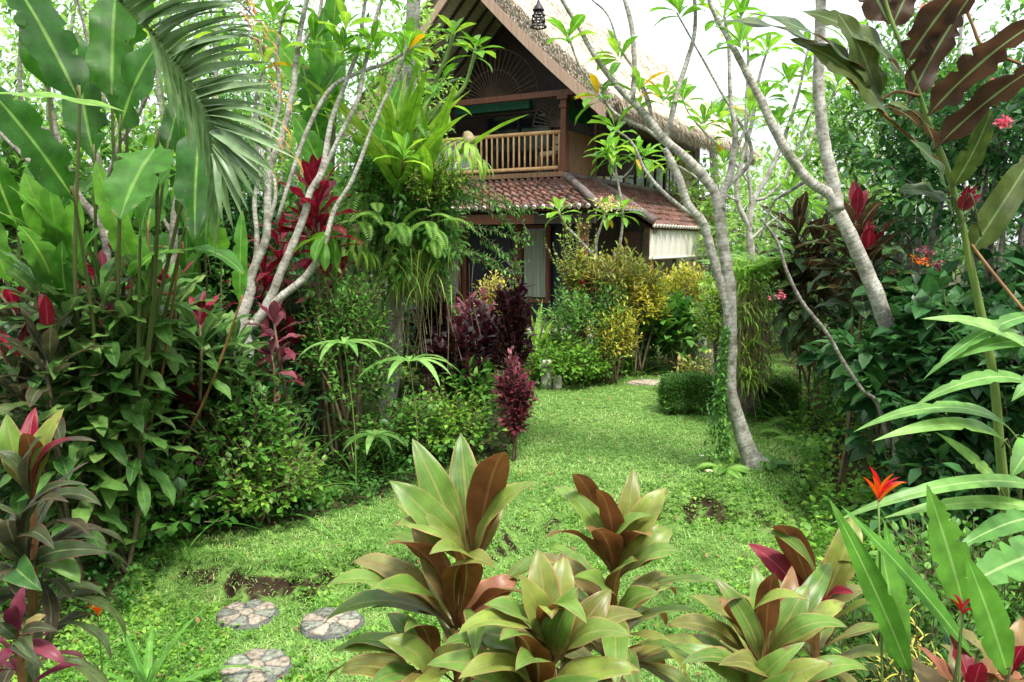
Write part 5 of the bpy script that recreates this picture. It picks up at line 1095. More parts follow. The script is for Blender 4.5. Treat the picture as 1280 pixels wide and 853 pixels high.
for i, (x, Yq, n, L_, W_, mt, lb) in enumerate([
 (310, 5.9, 26, .9, .03, 'spear', 'long grassy leaves arching below the frangipani fan'), (180, 5.3, 24, .9, .035, 'paddark', 'dark sword leaved clump in the middle of the left bed'),
 (430, 6.6, 30, .55, .016, 'fern', 'thin grassy tuft spilling onto the lawn at the right end of the left bed'), (485, 6.9, 30, .6, .016, 'mid', 'fine grassy tuft under the umbrella leaved sprig'),
 (30, 5.3, 20, 1.1, .05, 'paddark', 'sword leaved clump behind the left edge cordyline'), (130, 3.6, 14, .5, .05, 'spear', 'spear leaved tuft beside the orange flower at lower left'),
 (350, 6.3, 22, .8, .03, 'paddark', 'sword leaves behind the small dusky pink cordyline'), (255, 6.3, 24, 1.2, .05, 'spear', 'tall upright sword leaves behind the frangipani foot')]):
    strap(lb, x, Yq, n, L_, W_, mt, up=.05)
# shrubs and ferns of the left bed
SH = shrub
SH('leafy_shrub', 'fresh light green leafy shrub low in the left bed above the lawn edge', 'shrub', 300, 640, 5.75, .95, .95, 'mid', .075, .042, 170, 9)
SH('leafy_shrub', 'small leaved green shrub with tiny red flowers at the corner of the left bed', 'shrub', 335, 665, 5.6, .85, .55, 'cover', .05, .035, 190, 8, up=.2, z0=-.1)
SH('leafy_shrub', 'heart leaved weed patch at the foot of the left bed', 'shrub', 205, 650, 5.2, .9, .5, 'mid', .09, .08, 90, 6, up=.2, z0=-.1)
SH('leafy_shrub', 'upright small leaved bush with many thin stems in front of the pale trunk', 'shrub', 440, 600, 6.9, .85, 1.8, 'mid', .06, .028, 360, 10, 'obov', up=.8, stems=16, z0=.02)
SH('leafy_shrub', 'small leaved bush with orange buds left of the pale trunk', 'shrub', 395, 560, 7.5, .8, 1.7, 'dark', .06, .028, 300, 10, 'obov', up=.8, stems=14, z0=.1)
SH('leafy_shrub', 'low vine tangle below the umbrella leaved sprig', 'shrub', 490, 585, 7.1, 1.1, .5, 'mid', .06, .05, 220, 7, up=.2, z0=-.1)
SH('leafy_shrub', 'low creeping greenery between the purple shrubs and the grass tuft', 'shrub', 560, 575, 7.3, 1.0, .5, 'cover', .055, .04, 240, 7, up=.2, z0=-.1)
SH('leafy_shrub', 'green shrub with pointed leaves at the foot of the dark purple shrubs', 'shrub', 588, 570, 7.7, .5, .75, 'mid', .11, .045, 100, 8, 'lance', up=.5)
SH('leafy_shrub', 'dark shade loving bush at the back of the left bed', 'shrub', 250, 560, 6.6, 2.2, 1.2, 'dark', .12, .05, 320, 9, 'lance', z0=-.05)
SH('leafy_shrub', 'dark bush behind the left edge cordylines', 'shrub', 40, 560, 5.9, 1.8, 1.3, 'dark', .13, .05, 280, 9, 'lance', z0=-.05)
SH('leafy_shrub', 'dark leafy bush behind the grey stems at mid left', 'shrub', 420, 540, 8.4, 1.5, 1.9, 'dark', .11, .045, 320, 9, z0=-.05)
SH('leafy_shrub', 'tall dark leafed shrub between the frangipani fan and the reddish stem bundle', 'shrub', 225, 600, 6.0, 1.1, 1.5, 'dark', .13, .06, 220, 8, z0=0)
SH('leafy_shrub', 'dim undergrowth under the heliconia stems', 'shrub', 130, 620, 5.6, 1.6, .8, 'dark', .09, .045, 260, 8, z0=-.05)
SH('leafy_shrub', 'small leaved hedge bush behind the frangipani fan', 'shrub', 330, 500, 8.8, 2.0, 2.3, 'mid', .10, .045, 360, 9, z0=0)
for i, (x, y, L_, lb) in enumerate([(95, 620, .5, 'fern with long fronds left of the heart leaved weeds'), (150, 610, .42, 'light fern at the foot of the reddish stems'), (205, 655, .4, 'fern drooping over the lawn edge below the heart leaved weeds'), (255, 610, .4, 'dark fern below the fresh green shrub'), (350, 590, .35, 'small fern under the upright bush'), (395, 620, .35, 'small fern behind the grassy tuft at the lawn corner')]):
    fern(lb, x, y, None, 9, L_, 'ferns along the left bed')
# umbrella leaved sprigs
for (x, y, Yq, n, L_, lb) in [(430, 430, 5.9, 9, .42, 'sprig of long pale umbrella leaves standing out left of centre'), (512, 452, 6.0, 9, .46, 'second sprig of long pale umbrella leaves nearer the purple shrubs'), (468, 545, 6.4, 10, .30, 'low umbrella leaved sprig above the grassy tuft')]:
    p = at(x, y, Yq); f = gp(x, 0, Yq + .1); r_ = thing('umbrella_sprig', lb, 'plant', f); a = Acc(); th = np.arange(n) * 6.283 / n + .3
    a.leaves(np.tile(p, (n, 1)), np.stack([np.cos(th), np.sin(th) * .8, np.full(n, .25)], -1), L_ * (.7 + .5 * rng.random(n)), .062, 1.2, 0, .3, 'lance', 8, side=1); a.build('leaves', M['strap'], r_)
    b = Acc(); b.tube([f, (f + p) / 2 + [.03, 0, 0], p], [.006, .005, .004], 6, 4); b.build('stem', M['gstem'], r_)
# dark purple and wine coloured shrubs
def column(label, px, py, h, wd, mat, L_=.075, n=110, seg=3, z0=.08, name='purple_shrub', W_=None, Y=None):
    return shrub(name, label, 'shrub', px, py, Y, wd, h, mat, L_, W_ or L_ * .45, n, 11, 'lance', a0=1.35, droop=.4, stems=5, z0=z0, up=1.1, tl=.26, inner=.2)
column('tall narrow dark purple shrub standing at the left edge of the lawn', 641, 555, 1.75, .30, 'purple', .10, 150, z0=0)
column('wine red leafy shrub at the foot of the tall dark purple one', 643, 575, .85, .28, 'magenta', .08, 110, z0=-.05)
column('dark purple shrub with glossy leaves left of the golden shrub', 600, 540, 1.25, .5, 'purple', .12, 90, z0=.25)
column('tall blackish purple shrub left of the glossy purple one', 545, 530, 1.6, .40, 'purple', .11, 120, z0=.2)
column('bushy maroon shrub between the black and glossy purple shrubs', 568, 555, 1.1, .6, 'purple', .12, 100, z0=.25)
column('wine coloured shrub tops under the porch table', 590, 520, 1.25, .6, 'magenta', .11, 45, z0=.55, Y=8.9)
SH('golden_shrub', 'small bright golden yellow shrub between the purple shrubs', 'shrub', 622, 520, 9.3, .42, 1.5, 'yellowpure', .045, .02, 170, 10, 'lance', up=.8, z0=.55, stems=4)

# ------------------------------------------------------------ planting in front of the porch
SH('croton_bush', 'rounded green bush spangled with yellow leaves, the largest before the porch', 'shrub', 735, 475, 11.6, 1.5, 1.35, 'mid', .065, .03, 420, 9, up=.6, z0=0)
SH('croton_bush', 'bronze and green leaved croton on top of the yellow spangled bush', 'shrub', 775, 470, 12.0, 1.2, 1.75, 'croton', .13, .035, 150, 10, 'lance', up=.9, z0=.5)
SH('croton_bush', 'bright yellow croton right of the bronze croton', 'shrub', 800, 472, 11.9, .9, 1.45, 'yellow', .10, .03, 170, 10, 'lance', up=.9, z0=.35)
SH('croton_bush', 'low yellow croton in the middle of the planting before the porch', 'shrub', 765, 478, 11.3, .75, .95, 'yellow', .08, .022, 150, 10, 'lance', up=.8, z0=.15)
SH('croton_bush', 'yellow leaved croton in front of the red brown porch panel', 'shrub', 850, 455, 12.9, .9, 1.5, 'yellow', .11, .03, 150, 10, 'lance', up=.8, z0=.4)
SH('croton_bush', 'thin twiggy sprays with tiny yellow green leaves rising by the porch post', 'shrub', 720, 470, 12.2, .9, 2.2, 'lime', .055, .03, 50, 10, up=1.2, z0=.35, tl=.5)
SH('croton_bush', 'rusty orange leaf cluster by the crimson flower before the porch', 'shrub', 728, 470, 12.0, .55, 1.7, 'croton', .12, .045, 60, 9, 'lance', up=.9, z0=.6)
C('cordyline_plant', 'pink flowered cordyline head in the bush beneath the porch post', [(730, 355, 11.8)], 'crimson', .3, .09, 12, gp(730, 470, 11.8), spread=(.3, 1.5))
SH('leafy_shrub', 'bright green ground ivy mound behind the two tree stumps', 'shrub', 700, 480, 11.3, 1.6, .55, 'cover', .07, .05, 260, 8, z0=-.1)
strap('light green strap leaved clump left of the yellow spangled bush', 672, 12.0, 40, 1.5, .06, 'nest', spread=(.05, .7), prof='strap')
strap('second strap leaved clump with narrow leaves beside the dark porch door', 700, 12.4, 36, 1.3, .05, 'spear', spread=(.05, .8), prof='strap')
SH('broadleaf_shrub', 'large leaved bright green shrub right of the yellow crotons', 'shrub', 845, 465, 12.2, 1.2, 1.1, 'mid', .2, .12, 110, 6, z0=0)
SH('leafy_shrub', 'shaded green bush behind the flat stone slab', 'shrub', 800, 470, 12.8, 1.6, .8, 'dark', .12, .05, 220, 8, z0=-.1)
strap('arching grass like clump behind the stone slab', 800, 12.0, 34, .9, .025, 'mid', spread=(.2, 1.2))
fern('large light fern left of the forked frangipani by the stone lantern', 860, 470, 10.6, 12, .65, None, ll=.16)
fern('pale fern arching right behind the forked frangipani trunk', 955, 478, 9.6, 11, .75, None, ll=.16)
fern('small fern drooping right at the foot of the fern stump', 945, 520, 8.2, 7, .5, None, ll=.09)
# mossy stump wrapped with ferns behind the forked trunk
fs = gp(930, 510, 8.7)
stp = thing('mossy_stump', 'leaning mossy stump wrapped in roots and ferns behind the forked frangipani', 'stump', fs)
limbs(stp, [[(930, 512, 14, 8.7), (935, 450, 13, 8.8), (938, 400, 12, 8.9), (942, 360, 10, 9.0), (945, 330, 6, 9.0)]], 8.7, 'barkdark', sides=12)
a = Acc(); b = Acc()
for k in range(230):
    x = 937 + rng.normal() * 10; y0 = 345 + rng.random() * 90; L_ = 30 + rng.random() * 60; Yq = 8.45 + .15 * rng.random()
    a.tube([at(x, y0, Yq), at(x + rng.normal() * 6, y0 + L_ * .5, Yq - .05), at(x + rng.normal() * 10, y0 + L_, Yq)], .004, 4, 2, cap=False)
n = 900; P = np.array([at(937 + rng.normal() * 12, 330 + rng.random() * 150, 8.4 + .3 * rng.random()) for _ in range(n)]); D = rdir(n, .2); D[:, 1] -= .4
b.leaves(P, D, .12 + .12 * rng.random(n), .022, 1.2, 0, .2, 'grass', 5)
a.build('roots', M['root'], stp); b.build('moss_and_leaves', M['lime'], stp)
for (x, y, Yq, lb) in [(925, 352, 8.6, 'upright bright nest fern on top of the mossy stump'), (958, 345, 8.6, 'second bright nest fern at the right of the mossy stump top')]:
    p = at(x, y, Yq); r_ = thing('fern', lb, 'fern', p); a = Acc(); b = Acc()
    for k in range(11): az = k * 2.4; frond(a, b, p, [math.cos(az), math.sin(az), 1.3], .6 * (.7 + .5 * rng.random()), 18, .09, .03, 1.1)
    a.build('fronds', M['fern'], r_); b.build('frond_stalks', M['gstem'], r_)
SH('leafy_shrub', 'yellow green epiphyte tangle climbing the mossy stump', 'shrub', 905, 470, 9.4, .7, 1.6, 'lime', .08, .03, 170, 8, 'lance', z0=.25)
# ivy at the frangipani foot
iv = thing('creeper', 'small creeper and moss covering the left side of the forked frangipani foot', 'creeper', gp(918, 575)); a = Acc(); n = 1500
q = rng.random(n); cx_ = np.interp(q, [0, .3, 1], [915, 905, 908]); P = np.array([at(c - abs(rng.normal()) * (13 * (1.2 - u)) + 2, 575 - 165 * u, Y1 - .02 + rng.normal() * .08) for c, u in zip(cx_, q)])
a.leaves(P, rdir(n, .1), .035 + .03 * rng.random(n), .02, .5, 0, .2, 'ovate', 3); a.build('foliage', M['mid'], iv)
fern('little fern clump sprouting at the base of the forked frangipani', 905, 588, Y1 - .15, 12, .28, None, ll=.07)
fern('tiny fern on the grass mound right of the forked trunk foot', 965, 590, Y1 - .05, 9, .22, None, ll=.06, mat='mid')
# clipped low hedges forming a ring
for (x, y, Yq, wd, h, lb) in [(862, 522, 9.35, .78, .42, 'clipped low hedge left of the forked frangipani trunk'), (962, 527, 9.1, .66, .46, 'clipped low hedge right of the forked frangipani trunk')]:
    SH('low_hedge', lb, 'hedge', x, y, Yq, wd, h, 'hedge', .034, .021, 1500, 9, 'ovate', box=True, group='clipped hedges round the bed', z0=-.35, tl=.09, up=.5, inner=.75, seg=2, depth=.5)
SH('purple_shrub', 'small dusky purple plants inside the clipped hedge', 'shrub', 895, 495, 10.0, 1.2, .42, 'croton', .09, .035, 80, 8, 'lance', z0=.3)
# stumps, stones, slab
def rock(name, label, cat, p, dims, mat='stone', n=14):
    th = np.linspace(0, 6.283, n + 1)[:-1]; rg = []; nz = rng.normal(size=(7, n)) * .05
    for k, (s_, z_) in enumerate([(.02, 0), (.95, 0), (1.05, .25), (1., .6), (.92, .9), (.75, .99), (.02, 1)]):
        rr = s_ * (1 + nz[min(k, 6)]); rg.append(np.stack([p[0] + dims[0] / 2 * rr * np.cos(th), p[1] + dims[1] / 2 * rr * np.sin(th), np.full(n, p[2] - .03 + dims[2] * z_) + rng.normal(size=n) * .01 * dims[2]], -1))
    rg = np.array(rg); rg = np.concatenate([rg, rg[:, :1]], 1); a = Acc(); a.grid(rg[:, ::-1]); return tag(a.build(name, M[mat], None, True), label, cat)
rock('tree_stump', 'taller grey stump at the left foot of the yellow spangled bush', 'stump', gp(683, 470, 10.9), (.15, .15, .42), 'stone')
rock('tree_stump', 'shorter grey stump leaning right of the taller one', 'stump', gp(697, 472, 10.9), (.13, .13, .2), 'stone')
rock('stone_slab', 'flat pale stone slab lying at the back edge of the lawn', 'stone', gp(822, 479), (.85, .42, .06), 'stonebeige')
rock('stone_slab', 'second flat stone just right of the pale slab, under the fern', 'stone', gp(862, 474), (.45, .3, .06), 'stone')
for (x, y, Yq, dm, lb) in [(882, 452, 12.2, (.42, .3, .40), 'weathered grey boulder left of the forked trunk at the back of the garden'), (905, 455, 12.4, (.3, .3, .55), 'upright weathered stone just behind the forked trunk'), (872, 432, 12.8, (.3, .25, .6), 'small stone block behind the large fern')]:
    rock('boulder', lb, 'stone', gp(x, y, Yq), dm)
sl = thing('stone_lantern', 'small grey stone garden lantern half hidden left of the pale trunk', 'lantern', gp(440, 560, 7.3)); zl = at(440, 460, 7.3)[2]
for (z0_, z1_, w0, nm, mt) in [(0, zl - .12, .09, 'pedestal', 'stone'), (zl - .12, zl - .08, .17, 'plate', 'stonedark'), (zl - .08, zl + .08, .12, 'light_box', 'stone')]:
    a = Acc(); a.box(sl.location[:2] + (0,) if False else (sl.location[0], sl.location[1], (z0_ + z1_) / 2), (w0, w0, z1_ - z0_)); a.build(nm, M[mt], sl, False)
a = Acc(); c_ = np.array([sl.location[0], sl.location[1], 0]); th = np.linspace(math.pi / 4, math.pi / 4 + 2 * math.pi, 5)
a.grid(np.array([np.stack([c_[0] + r_ * np.cos(th), c_[1] + r_ * np.sin(th), np.full(5, z_)], -1) for r_, z_ in ((.02, zl + .081), (.15, zl + .085), (.14, zl + .11), (.01, zl + .20))])[:, ::-1]); a.build('roof', M['stonedark'], sl, False)

# ------------------------------------------------------------ right side
SH('broadleaf_bush', 'large dark green bush with broad pointed leaves, right of the path', 'bush', 1232, 590, 6.0, 2.35, 2.0, 'dark', .17, .105, 420, 7, 'ovate', droop=.7, z0=-.05, up=.1)
SH('broadleaf_bush', 'lower skirt of trailing leafy shoots at the foot of the dark bush', 'bush', 1205, 640, 5.3, 1.1, .75, 'dark', .12, .07, 150, 7, 'ovate', z0=-.1, up=.15)
SH('broadleaf_bush', 'shaded bush behind the arching ginger leaves at the right edge', 'bush', 1330, 640, 5.2, 1.7, 1.9, 'dark', .15, .08, 260, 7, z0=-.05)
SH('leafy_shrub', 'small leaved green bank planting left of the dark bush beside the path', 'shrub', 1105, 540, 7.4, .9, 1.3, 'mid', .09, .04, 260, 8, z0=-.1)
SH('leafy_shrub', 'narrow leaved bush at the left flank of the dark bush', 'shrub', 1095, 470, 9.0, 1.2, 1.8, 'dark', .12, .04, 260, 8, 'lance', z0=-.05)
C('cordyline_plant', 'bronze cordyline cluster left of the leaning trunk', [(995, 285, 8.6), (1005, 330, 8.5), (1025, 300, 8.6), (985, 350, 8.6), (1035, 350, 8.4)], 'bronze', .5, .13, 22, gy_(1050, 8.8), spread=(.2, 1.6), cat='cordyline')
C('cordyline_plant', 'red hearted bronze cordyline right of the leaning trunk', [(1070, 275, 6.6), (1085, 320, 6.5)], 'bronze', .42, .13, 20, gy_(1080, 6.6), cmat='crimson', spread=(.15, 1.4))
C('cordyline_plant', 'low bronze and pink cordyline at the left edge of the bronze cluster', [(1003, 380, 9.5), (1015, 400, 9.4)], 'corddark', .40, .09, 20, gy_(1030, 9.5), spread=(.2, 1.7))
SH('flowering_tree', 'small leaved tree with pink flower clusters at the top right', 'tree', 1240, 560, 6.8, 2.8, 3.6, 'dark', .11, .05, 620, 9, z0=.38, stems=8, up=.2, stemmat='barkgrey', leafname='crown')
SH('flowering_tree', 'lighter small leaved tree between the leaning trunk and the big bronze leaves', 'tree', 1120, 520, 7.8, 2.0, 3.9, 'mid', .09, .04, 420, 9, z0=.52, stems=6, stemmat='barkgrey', leafname='crown')
def blossom(label, px, py, Y, n, s_, mat='petalpink', spread=6):
    r_ = thing('flower_cluster', label, 'flowers', at(px, py, Y)); a = Acc(); th = np.arange(5) * 1.257
    for k in range(n):
        p = at(px + rng.normal() * spread, py + rng.normal() * spread * .6, Y + rng.normal() * .03); n0 = rdir(1, .2)[0]; n0[1] -= .7; n0 = nrm(n0); e1_ = nrm(np.cross(n0, [0, .3, 1])); e2_ = np.cross(n0, e1_)
        a.leaves(np.tile(p, (5, 1)), np.cos(th)[:, None] * e1_ + np.sin(th)[:, None] * e2_ + .3 * n0, s_, s_ * .6, .5, 0, .2, 'obov', 3)
    a.build('petals', M[mat], r_); b = Acc(); p = at(px, py, Y); b.tube([p + [0, .18, -.05], p + [0, .05, 0]], .004, 5, 1); b.build('stalk', M['twig'], r_); return r_
for (x, y, n, m_, lb) in [(1243, 105, 14, 'petalpink', 'pink flower cluster near the top right corner'), (1255, 152, 16, 'petalpink', 'pink flower cluster below the top right one'), (1186, 158, 6, 'petalpink', 'single pink blossom left of the two right clusters'), (1160, 8, 6, 'petalpink', 'pink blossom at the very top right of centre'),
                    (1160, 315, 9, 'magenta', 'small purple flower spray on the dark bush, left one'), (1172, 330, 9, 'magenta', 'small purple flower spray on the dark bush, lower right one'), (1152, 325, 7, 'petalorange', 'orange buds beside the purple sprays on the dark bush'), (978, 370, 7, 'petalpink', 'small pink blossom among the low bronze cordyline')]:
    blossom(lb, x, y, 5.2 if x > 1100 else 6.7, n, .03, m_)
# tall plant with large bronze leaves, top right
leaf_plant('bronze_heliconia', 'tall plant with big bronze scalloped leaves overhanging the top right', 'heliconia', gp(1260, 700, 3.4), [
 (1030, 60, 885, 30, 3.3, 3.1, 0.0814, 0.5, 0.6), (1090, 105, 930, 18, 3.3, 3.1, 0.111, 0.6, 0.6), (1110, 145, 985, 50, 3.3, 3.2, 0.148, 0.7, 0.9), (1128, 95, 1000, 15, 3.4, 3.3, 0.1258, 0.7, 0.9), (1190, 260, 1120, 240, 3.35, 3.2, 0.1036, 0.8, 0.8), (1098, 130, 1045, 15, 3.3, 3.2, 0.148, 0.5, 1),
 (1132, 80, 1215, -30, 3.3, 3.1, 0.1406, 0.4, -1), (1160, 145, 1310, 20, 3.3, 3, 0.148, 0.6, -0.9), (1135, 130, 1225, -20, 3.3, 3.2, 0.1258, 0.4, -1), (1135, 110, 1060, 45, 3.3, 3.2, 0.0888, 0.7, 0.6),
 (1170, 190, 1105, 130, 3.3, 3.1, 0.0814, 0.9, 0.6), (1185, 250, 1135, 175, 3.3, 3.1, 0.0962, 0.6, 0.9), (1190, 235, 1240, 135, 3.3, 3.1, 0.0888, 0.6, 0.9), (1170, 185, 1320, 70, 3.3, 3, 0.1258, 0.5, -0.9), (1210, 320, 1300, 180, 3.35, 3.3, 0.1184, 0.5, 0.9), (1112, 30, 1070, -60, 3.3, 3.3, 0.1258, 0.4, -1), (1115, 35, 1160, -50, 3.3, 3.3, 0.1258, 0.4, -1), (1150, 160, 1075, 140, 3.3, 3.1, 0.0888, 0.8, 0.3)],
 'bronze', wave=.22, fold=.25, stemr=.012, stemmat='gstem', stalk=False)
bh = bpy.data.objects[-1] if False else [o for o in bpy.data.objects if o.name.startswith('bronze_heliconia')][0]
a = Acc(); P_ = [(1262, 700, 3.4), (1250, 560, 3.4), (1240, 460, 3.38), (1215, 340, 3.36), (1205, 290, 3.35), (1185, 215, 3.33), (1160, 150, 3.32), (1138, 85, 3.3), (1112, 20, 3.3), (1100, -30, 3.3)]
a.tube([at(*q) for q in P_], [.022, .020, .018, .016, .014, .012, .010, .009, .008, .006], 9, 4, .04); a.build('main_stem', M['gstem'], bh)
for P_ in [[(1210, 300, 3.35), (1240, 340, 3.3), (1290, 400, 3.2)], [(1180, 205, 3.33), (1130, 165, 3.3), (1080, 120, 3.25), (1030, 60, 3.25)], [(1150, 120, 3.3), (1120, 115, 3.3), (1098, 128, 3.3)], [(1275, 80, 3.3), (1230, 60, 3.3), (1215, 30, 3.3), (1195, -20, 3.3)]]:
    a = Acc(); a.tube([at(*q) for q in P_], .0065, 7, 4); a.build('leaf_stalk', M['rstem'], bh)
leaf_plant('red_bud', 'single crimson bud beside the tall green stem at right', 'flower', at(1205, 290, 3.3), [(1200, 260, 1222, 232, 3.25, 3.2, .05, .3, .8), (1202, 262, 1212, 230, 3.24, 3.2, .05, .2, .2), (1200, 262, 1228, 242, 3.25, 3.2, .04, .3, 1.2)], 'crimson', stemr=.004, prof='ovate', wave=0)
# arching strap leaves from the right edge
leaf_plant('ginger_plant', 'ginger plant with long pale leaves arching in from the right edge', 'ginger', gp(1330, 760, 3.3), [
 (1300, 490, 1138, 512, 3.2, 3, 0.081, 1.3, 0.55), (1300, 455, 1148, 400, 3.25, 3.1, 0.0756, 1, 0.75), (1275, 555, 1058, 545, 3.3, 3.1, 0.0756, 1.5, 0.55), (1262, 560, 1085, 555, 3.35, 3, 0.0756, 1.1, 0.65), (1250, 610, 1168, 540, 3.3, 3.2, 0.054, 0.5, 1.05),
 (1330, 470, 1262, 505, 3, 2.8, 0.0972, 1.3, 0.45), (1310, 545, 1262, 600, 2.9, 2.75, 0.108, 1.2, 0.35), (1310, 640, 1100, 650, 3.1, 3, 0.0648, 0.9, 0.65), (1300, 650, 1190, 690, 3.1, 2.8, 0.0972, 0.9, 0.65), (1310, 440, 1180, 455, 3.3, 3.1, 0.0756, 1.1, 0.65), (1310, 395, 1150, 480, 3.3, 3.1, 0.0648, 1.2, 0.55),
 (1320, 690, 1195, 740, 2.9, 2.6, 0.162, 0.8, 0.65), (1320, 620, 1030, 660, 3.2, 2.9, 0.0648, 1.2, 0.65), (1330, 720, 1180, 730, 3, 2.9, 0.0864, 0.9, 0.75)], 'strap', prof='strap', wave=.04, stemr=.010)
# heliconia group, foreground right
leaf_plant('spear_heliconia', 'bright green upright spear leaves in front at lower right with an orange red flower', 'heliconia', gp(1130, 950, 2.3), [
 (1140, 850, 1035, 622, 2.3, 2.3, .085, .25, 1.0), (1125, 840, 1098, 665, 2.35, 2.4, .10, .2, 1.3), (1220, 825, 1050, 632, 2.25, 2.3, .075, .2, .5), (1130, 830, 1105, 650, 2.45, 2.5, .07, .2, 1.4),
 (1205, 760, 1158, 605, 2.2, 2.15, .11, .15, 1.35), (1260, 845, 1205, 690, 2.1, 2.05, .10, .2, 1.3)], 'spear', prof='lance', wave=.03, stemr=.007)
def helflower(label, px, py, Y, s_, foot, mats=('petalorange', 'petalred'), stem=True, n=7):
    p = at(px, py, Y); r_ = thing('heliconia_flower', label, 'flower', p if not stem else foot); a = Acc(); b = Acc()
    for k in range(n):
        az = k * 3.14 + rng.normal() * .5; d_ = np.array([math.cos(az) * (.22 + .07 * k), -.15 + .2 * math.sin(az), 1.2 - .06 * k])
        (a if k % 3 else b).leaves(p + [0, 0, s_ * .12 * (k % 4) - s_ * .2], d_, s_ * (.75 + .3 * rng.random()), s_ * .15, .2 + .7 * rng.random(), 0, 1.1, 'lance', 6)
    a.build('bracts', M[mats[0]], r_); b.build('inner_bracts', M[mats[1]], r_)
    if stem: c_ = Acc(); c_.tube([foot, (foot + p) / 2 + [.01, 0, .02], p], [.005, .004, .003], 6, 4); c_.build('stem', M['gstem'], r_)
    return r_
helflower('orange and crimson flower on a thin stalk above the spear leaves', 1098, 622, 2.3, .11, gp(1112, 950, 2.3))
helflower('small red and white flower between the lower right spear leaves', 1202, 765, 2.1, .07, gp(1195, 950, 2.1), ('petalred', 'petalpink'), n=6)
helflower('orange flower on a thin stalk at the lower left', 122, 768, 3.2, .075, gp(122, 840, 3.2), ('petalorange', 'petalorange'))
# lower right corner
SH('croton_bush', 'croton with curly yellow threadlike leaves in the lower right', 'shrub', 1170, 850, 2.75, .42, .60, 'yellowpure', .09, .008, 60, 9, 'grass', up=.8, z0=.35, seg=4, droop=1.2)
SH('croton_bush', 'dark narrow leaved croton mixed below the curly yellow one', 'shrub', 1160, 850, 2.8, .40, .5, 'dark', .13, .018, 60, 9, 'lance', up=.5, z0=.1)
SH('broadleaf_bush', 'glossy quilted green leaves at the bottom edge, lower right', 'bush', 1170, 960, 2.15, .55, .40, 'mid', .085, .048, 60, 7, z0=.3, up=.5)
C('cordyline_plant', 'red and olive cordyline in the bottom right corner', [(1262, 840, 2.3), (1215, 870, 2.2)], 'cordred', .22, .07, 16, gp(1262, 960, 2.3), cmat='crimson', spread=(.2, 1.5))
SH('leafy_shrub', 'low leafy weeds between the right cordylines and the path', 'shrub', 1120, 760, 3.6, 1.1, .40, 'mid', .06, .035, 170, 7, z0=-.1, up=.3)
SH('leafy_shrub', 'low weeds under the ginger leaves', 'shrub', 1230, 720, 4.2, 1.2, .5, 'mid', .07, .04, 170, 7, z0=-.1, up=.3)
for (x, y, L_, lb) in [(1180, 640, .34, 'fern with pinnate fronds below the arching ginger leaves'), (1090, 625, .3, 'small fern at the path edge under the dark bush'), (1010, 560, .3, 'fern at the foot of the bank planting')]:
    fern(lb, x, y, None, 8, L_, 'ferns along the right bed', mat='fern' if x != 1180 else 'mid')
SH('leafy_shrub', 'low green shrub filling the foot of the bronze cordylines beside the path', 'shrub', 1068, 530, 8.0, .8, .8, 'mid', .08, .04, 170, 8, z0=-.1)
strap('arching dark strap leaves left of the dark bush', 1018, 8.4, 22, .7, .04, 'paddark', spread=(.2, 1.2), prof='strap')
strap('short grass tuft on the bank by the soil gap', 975, 6.6, 40, .22, .008, 'fern', spread=(.1, 1.3))

# ------------------------------------------------------------ trees and shrubs beyond, all round
def backtree(label, px, Y, h, crown_w, mat='back', n=330, L_=.22, z0=.25, group='trees behind the garden', W_=None, trunk='barkpale'):
    f = gp(px, 0, Y); r_ = thing('background_tree', label, 'tree', f, group); fa = Acc(); ta = Acc()
    nl = 9; cs = []
    for k in range(nl):
        d = rdir(1, .1)[0]; cs.append((f + [0, 0, h * (z0 + (1 - z0) * .5)] + d * [crown_w * .32, crown_w * .3, h * (1 - z0) * .36], .30 + .16 * rng.random()))
    for c_, rr in cs:
        m_ = n // nl; d = rdir(m_); P = c_ + d * (rr * (.5 + .5 * rng.random(m_)))[:, None] * [crown_w, crown_w, h * (1 - z0) * .75]
        D = nrm(d * .6 + rdir(m_) * .6 + [0, 0, .2]); twigs(fa, None, P - D * .2, D, .55 * L_ / .2, 8, L_, W_ or L_ * .45, 1.2, .6, 'ovate', 2)
        b = f + [rng.normal() * .15, 0, -.03]; ta.tube([b, (b + c_) / 2 + [rng.normal() * .2, 0, 0], c_, c_ + rdir(1)[0] * .5], [.05 + .006 * h, .04, .025, .012], 6, 3)
    fa.build('crown', M[mat], r_); ta.build('trunk', M[trunk], r_); return r_
BT = [(-60, 9.5, 4.8, 3.0, 'back', .16, .12, 'light green tree beyond the heliconias at the far left'), (120, 10.5, 4.6, 2.6, 'lime', .16, .1, 'yellow green tree seen between the left paddle leaves'), (260, 11.5, 6.0, 3.0, 'back', .15, .2, 'sunlit tree behind the drooping palm frond'),
      (390, 12.5, 5.6, 2.6, 'mid', .13, .1, 'small leaved tree behind the fan of pale stems'), (455, 14, 6.6, 2.4, 'back', .15, .35, 'tree just left of the pale trunk, showing white sky through its crown'), (200, 16, 8, 4.5, 'mid', .2, .1, 'tall tree far behind the left garden'), (40, 15, 8.5, 4.5, 'back', .2, .1, 'tall tree far behind the left edge'), (340, 17, 7.2, 4, 'mid', .2, .05, 'broad tree far behind the frangipani fan'),
      (1010, 16, 4.2, 3.2, 'back', .18, .05, 'light tree right of the house end'), (1110, 15, 5.0, 3.5, 'back', .17, .1, 'tree behind the leaning trunk at right'), (1200, 13, 6.8, 3.6, 'mid', .16, .1, 'tree behind the big bronze leaves'), (1330, 11, 6.5, 3.5, 'mid', .15, .1, 'tree beyond the right edge'),
      (950, 21, 4.4, 3.5, 'back', .24, .0, 'pale tree just beyond the far end of the thatched roof'), (1080, 24, 6, 5, 'back', .28, .0, 'hazy tree far behind the slender frangipani')]
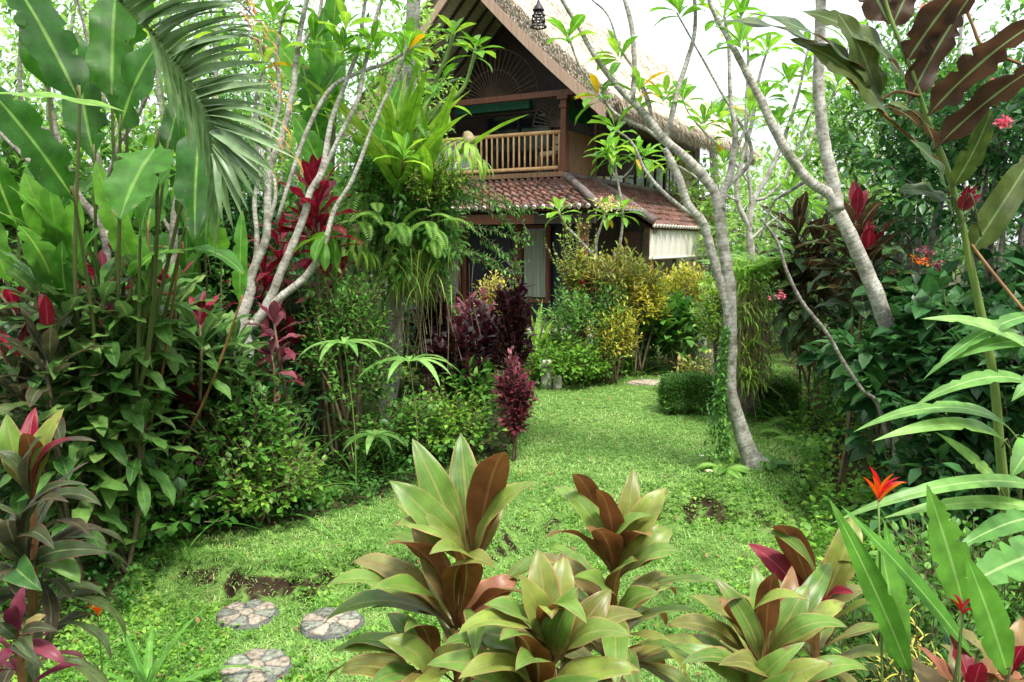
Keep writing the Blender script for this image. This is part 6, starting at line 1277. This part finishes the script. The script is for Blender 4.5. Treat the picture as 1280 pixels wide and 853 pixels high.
for (x, Yq, h, cw, mt, L_, z0_, lb) in BT: backtree(lb, x, Yq, h, cw, mt, 300 if Yq < 15 else 420, L_, z0_)
for (x, Yq, h, w_, mt, lb) in [(30, 8.6, 1.9, 2.2, 'lime', 'yellow green bush behind the thatched shelter side'), (190, 9.0, 2.2, 2.4, 'mid', 'mid green bush far back in the left garden'), (1060, 11, 2.2, 2.4, 'mid', 'green bush behind the bronze cordylines'), (960, 13.5, 1.9, 2.0, 'mid', 'green bush beyond the mossy stump'), (1180, 9.5, 2.6, 2.8, 'dark', 'dark bush behind the broad leaved bush'), (560, 10.6, .9, 1.6, 'mid', 'low green bush behind the dark purple shrubs'), (470, 10.5, 1.3, 1.8, 'dark', 'dark bush behind the pale trunk')]:
    SH('garden_bush', lb, 'bush', x, 0, Yq, w_, h, mt, .12, .055, 300, 8, z0=-.05)
# tall growth closing the left side
for (x, Yq, h, w_, mt, lb) in [(-40, 7.6, 3.6, 1.8, 'mid', 'tall bush closing the left edge behind the wavy paddle leaves'), (110, 8.4, 3.4, 1.9, 'mid', 'tall bush between the far left stems'), (260, 8.8, 3.2, 1.8, 'dark', 'tall dark bush behind the drooping palm frond tip'), (400, 9.6, 3.0, 1.6, 'mid', 'tall bush behind the crimson cordyline')]:
    SH('garden_bush', lb, 'bush', x, 0, Yq, w_, h, mt, .13, .06, 360, 9, z0=0, tl=.5, inner=.3)
# unseen trees added behind and beside the camera to block low sky light
for (x, y, h, w_) in [(-3.5, -3.5, 5.5, 4.0), (0.5, -5.5, 6.0, 4.5), (4.0, -3.5, 5.0, 4.0), (-6.5, 1.5, 5, 4), (6.5, 2.0, 5, 4)]:
    pp = np.array([x, y, 0.]); r_ = thing('light_blocker_tree', 'dense green tree added out of view to block low sky light', 'tree', pp, 'added light blocking trees out of view'); fa = Acc(); ta = Acc(); n = 420
    d = rdir(n); P = pp + [0, 0, h * .55] + d * (.6 + .4 * rng.random(n))[:, None] * lump(d, x)[:, None] * [w_ / 2, w_ / 2, h * .45]; D = nrm(d + rdir(n) * .5)
    twigs(fa, None, P - D * .3, D, .7, 8, .26, .13, 1.2, .6, 'ovate', 2); ta.tube([pp - [0, 0, .05], pp + [.1, 0, h * .4], pp + [0, 0, h * .8]], [.14, .1, .04], 8, 4)
    fa.build('crown', M['mid'], r_); ta.build('trunk', M['barkgrey'], r_)
# coconut palm far right of the roof end
f = gp(892, 0, 30); r_ = thing('palm_tree', 'distant palm crown showing above the far end of the thatched roof', 'palm', f); a = Acc(); b = Acc(); tp = at(888, 150, 30)
for k in range(14): az = k * .45; frond(a, b, tp, [math.cos(az), math.sin(az), .6 + .3 * (k % 3)], 2.4, 34, .6, .05, 1.7, ang=1.0, rr=.03)
a.build('fronds', M['back'], r_); b.tube([f, (f + tp) / 2 + [.3, 0, 0], tp], [.2, .16, .13], 8, 5); b.build('trunk', M['barkgrey'], r_)
# branch above the frame that the lantern hangs from
br = thing('overhead_branch', 'bare branch above the picture that carries the hanging lantern', 'branch', at(940, -70, 8.5)) if False else None
print('objects', len(bpy.data.objects), 'polys', sum(len(m.polygons) for m in bpy.data.meshes))
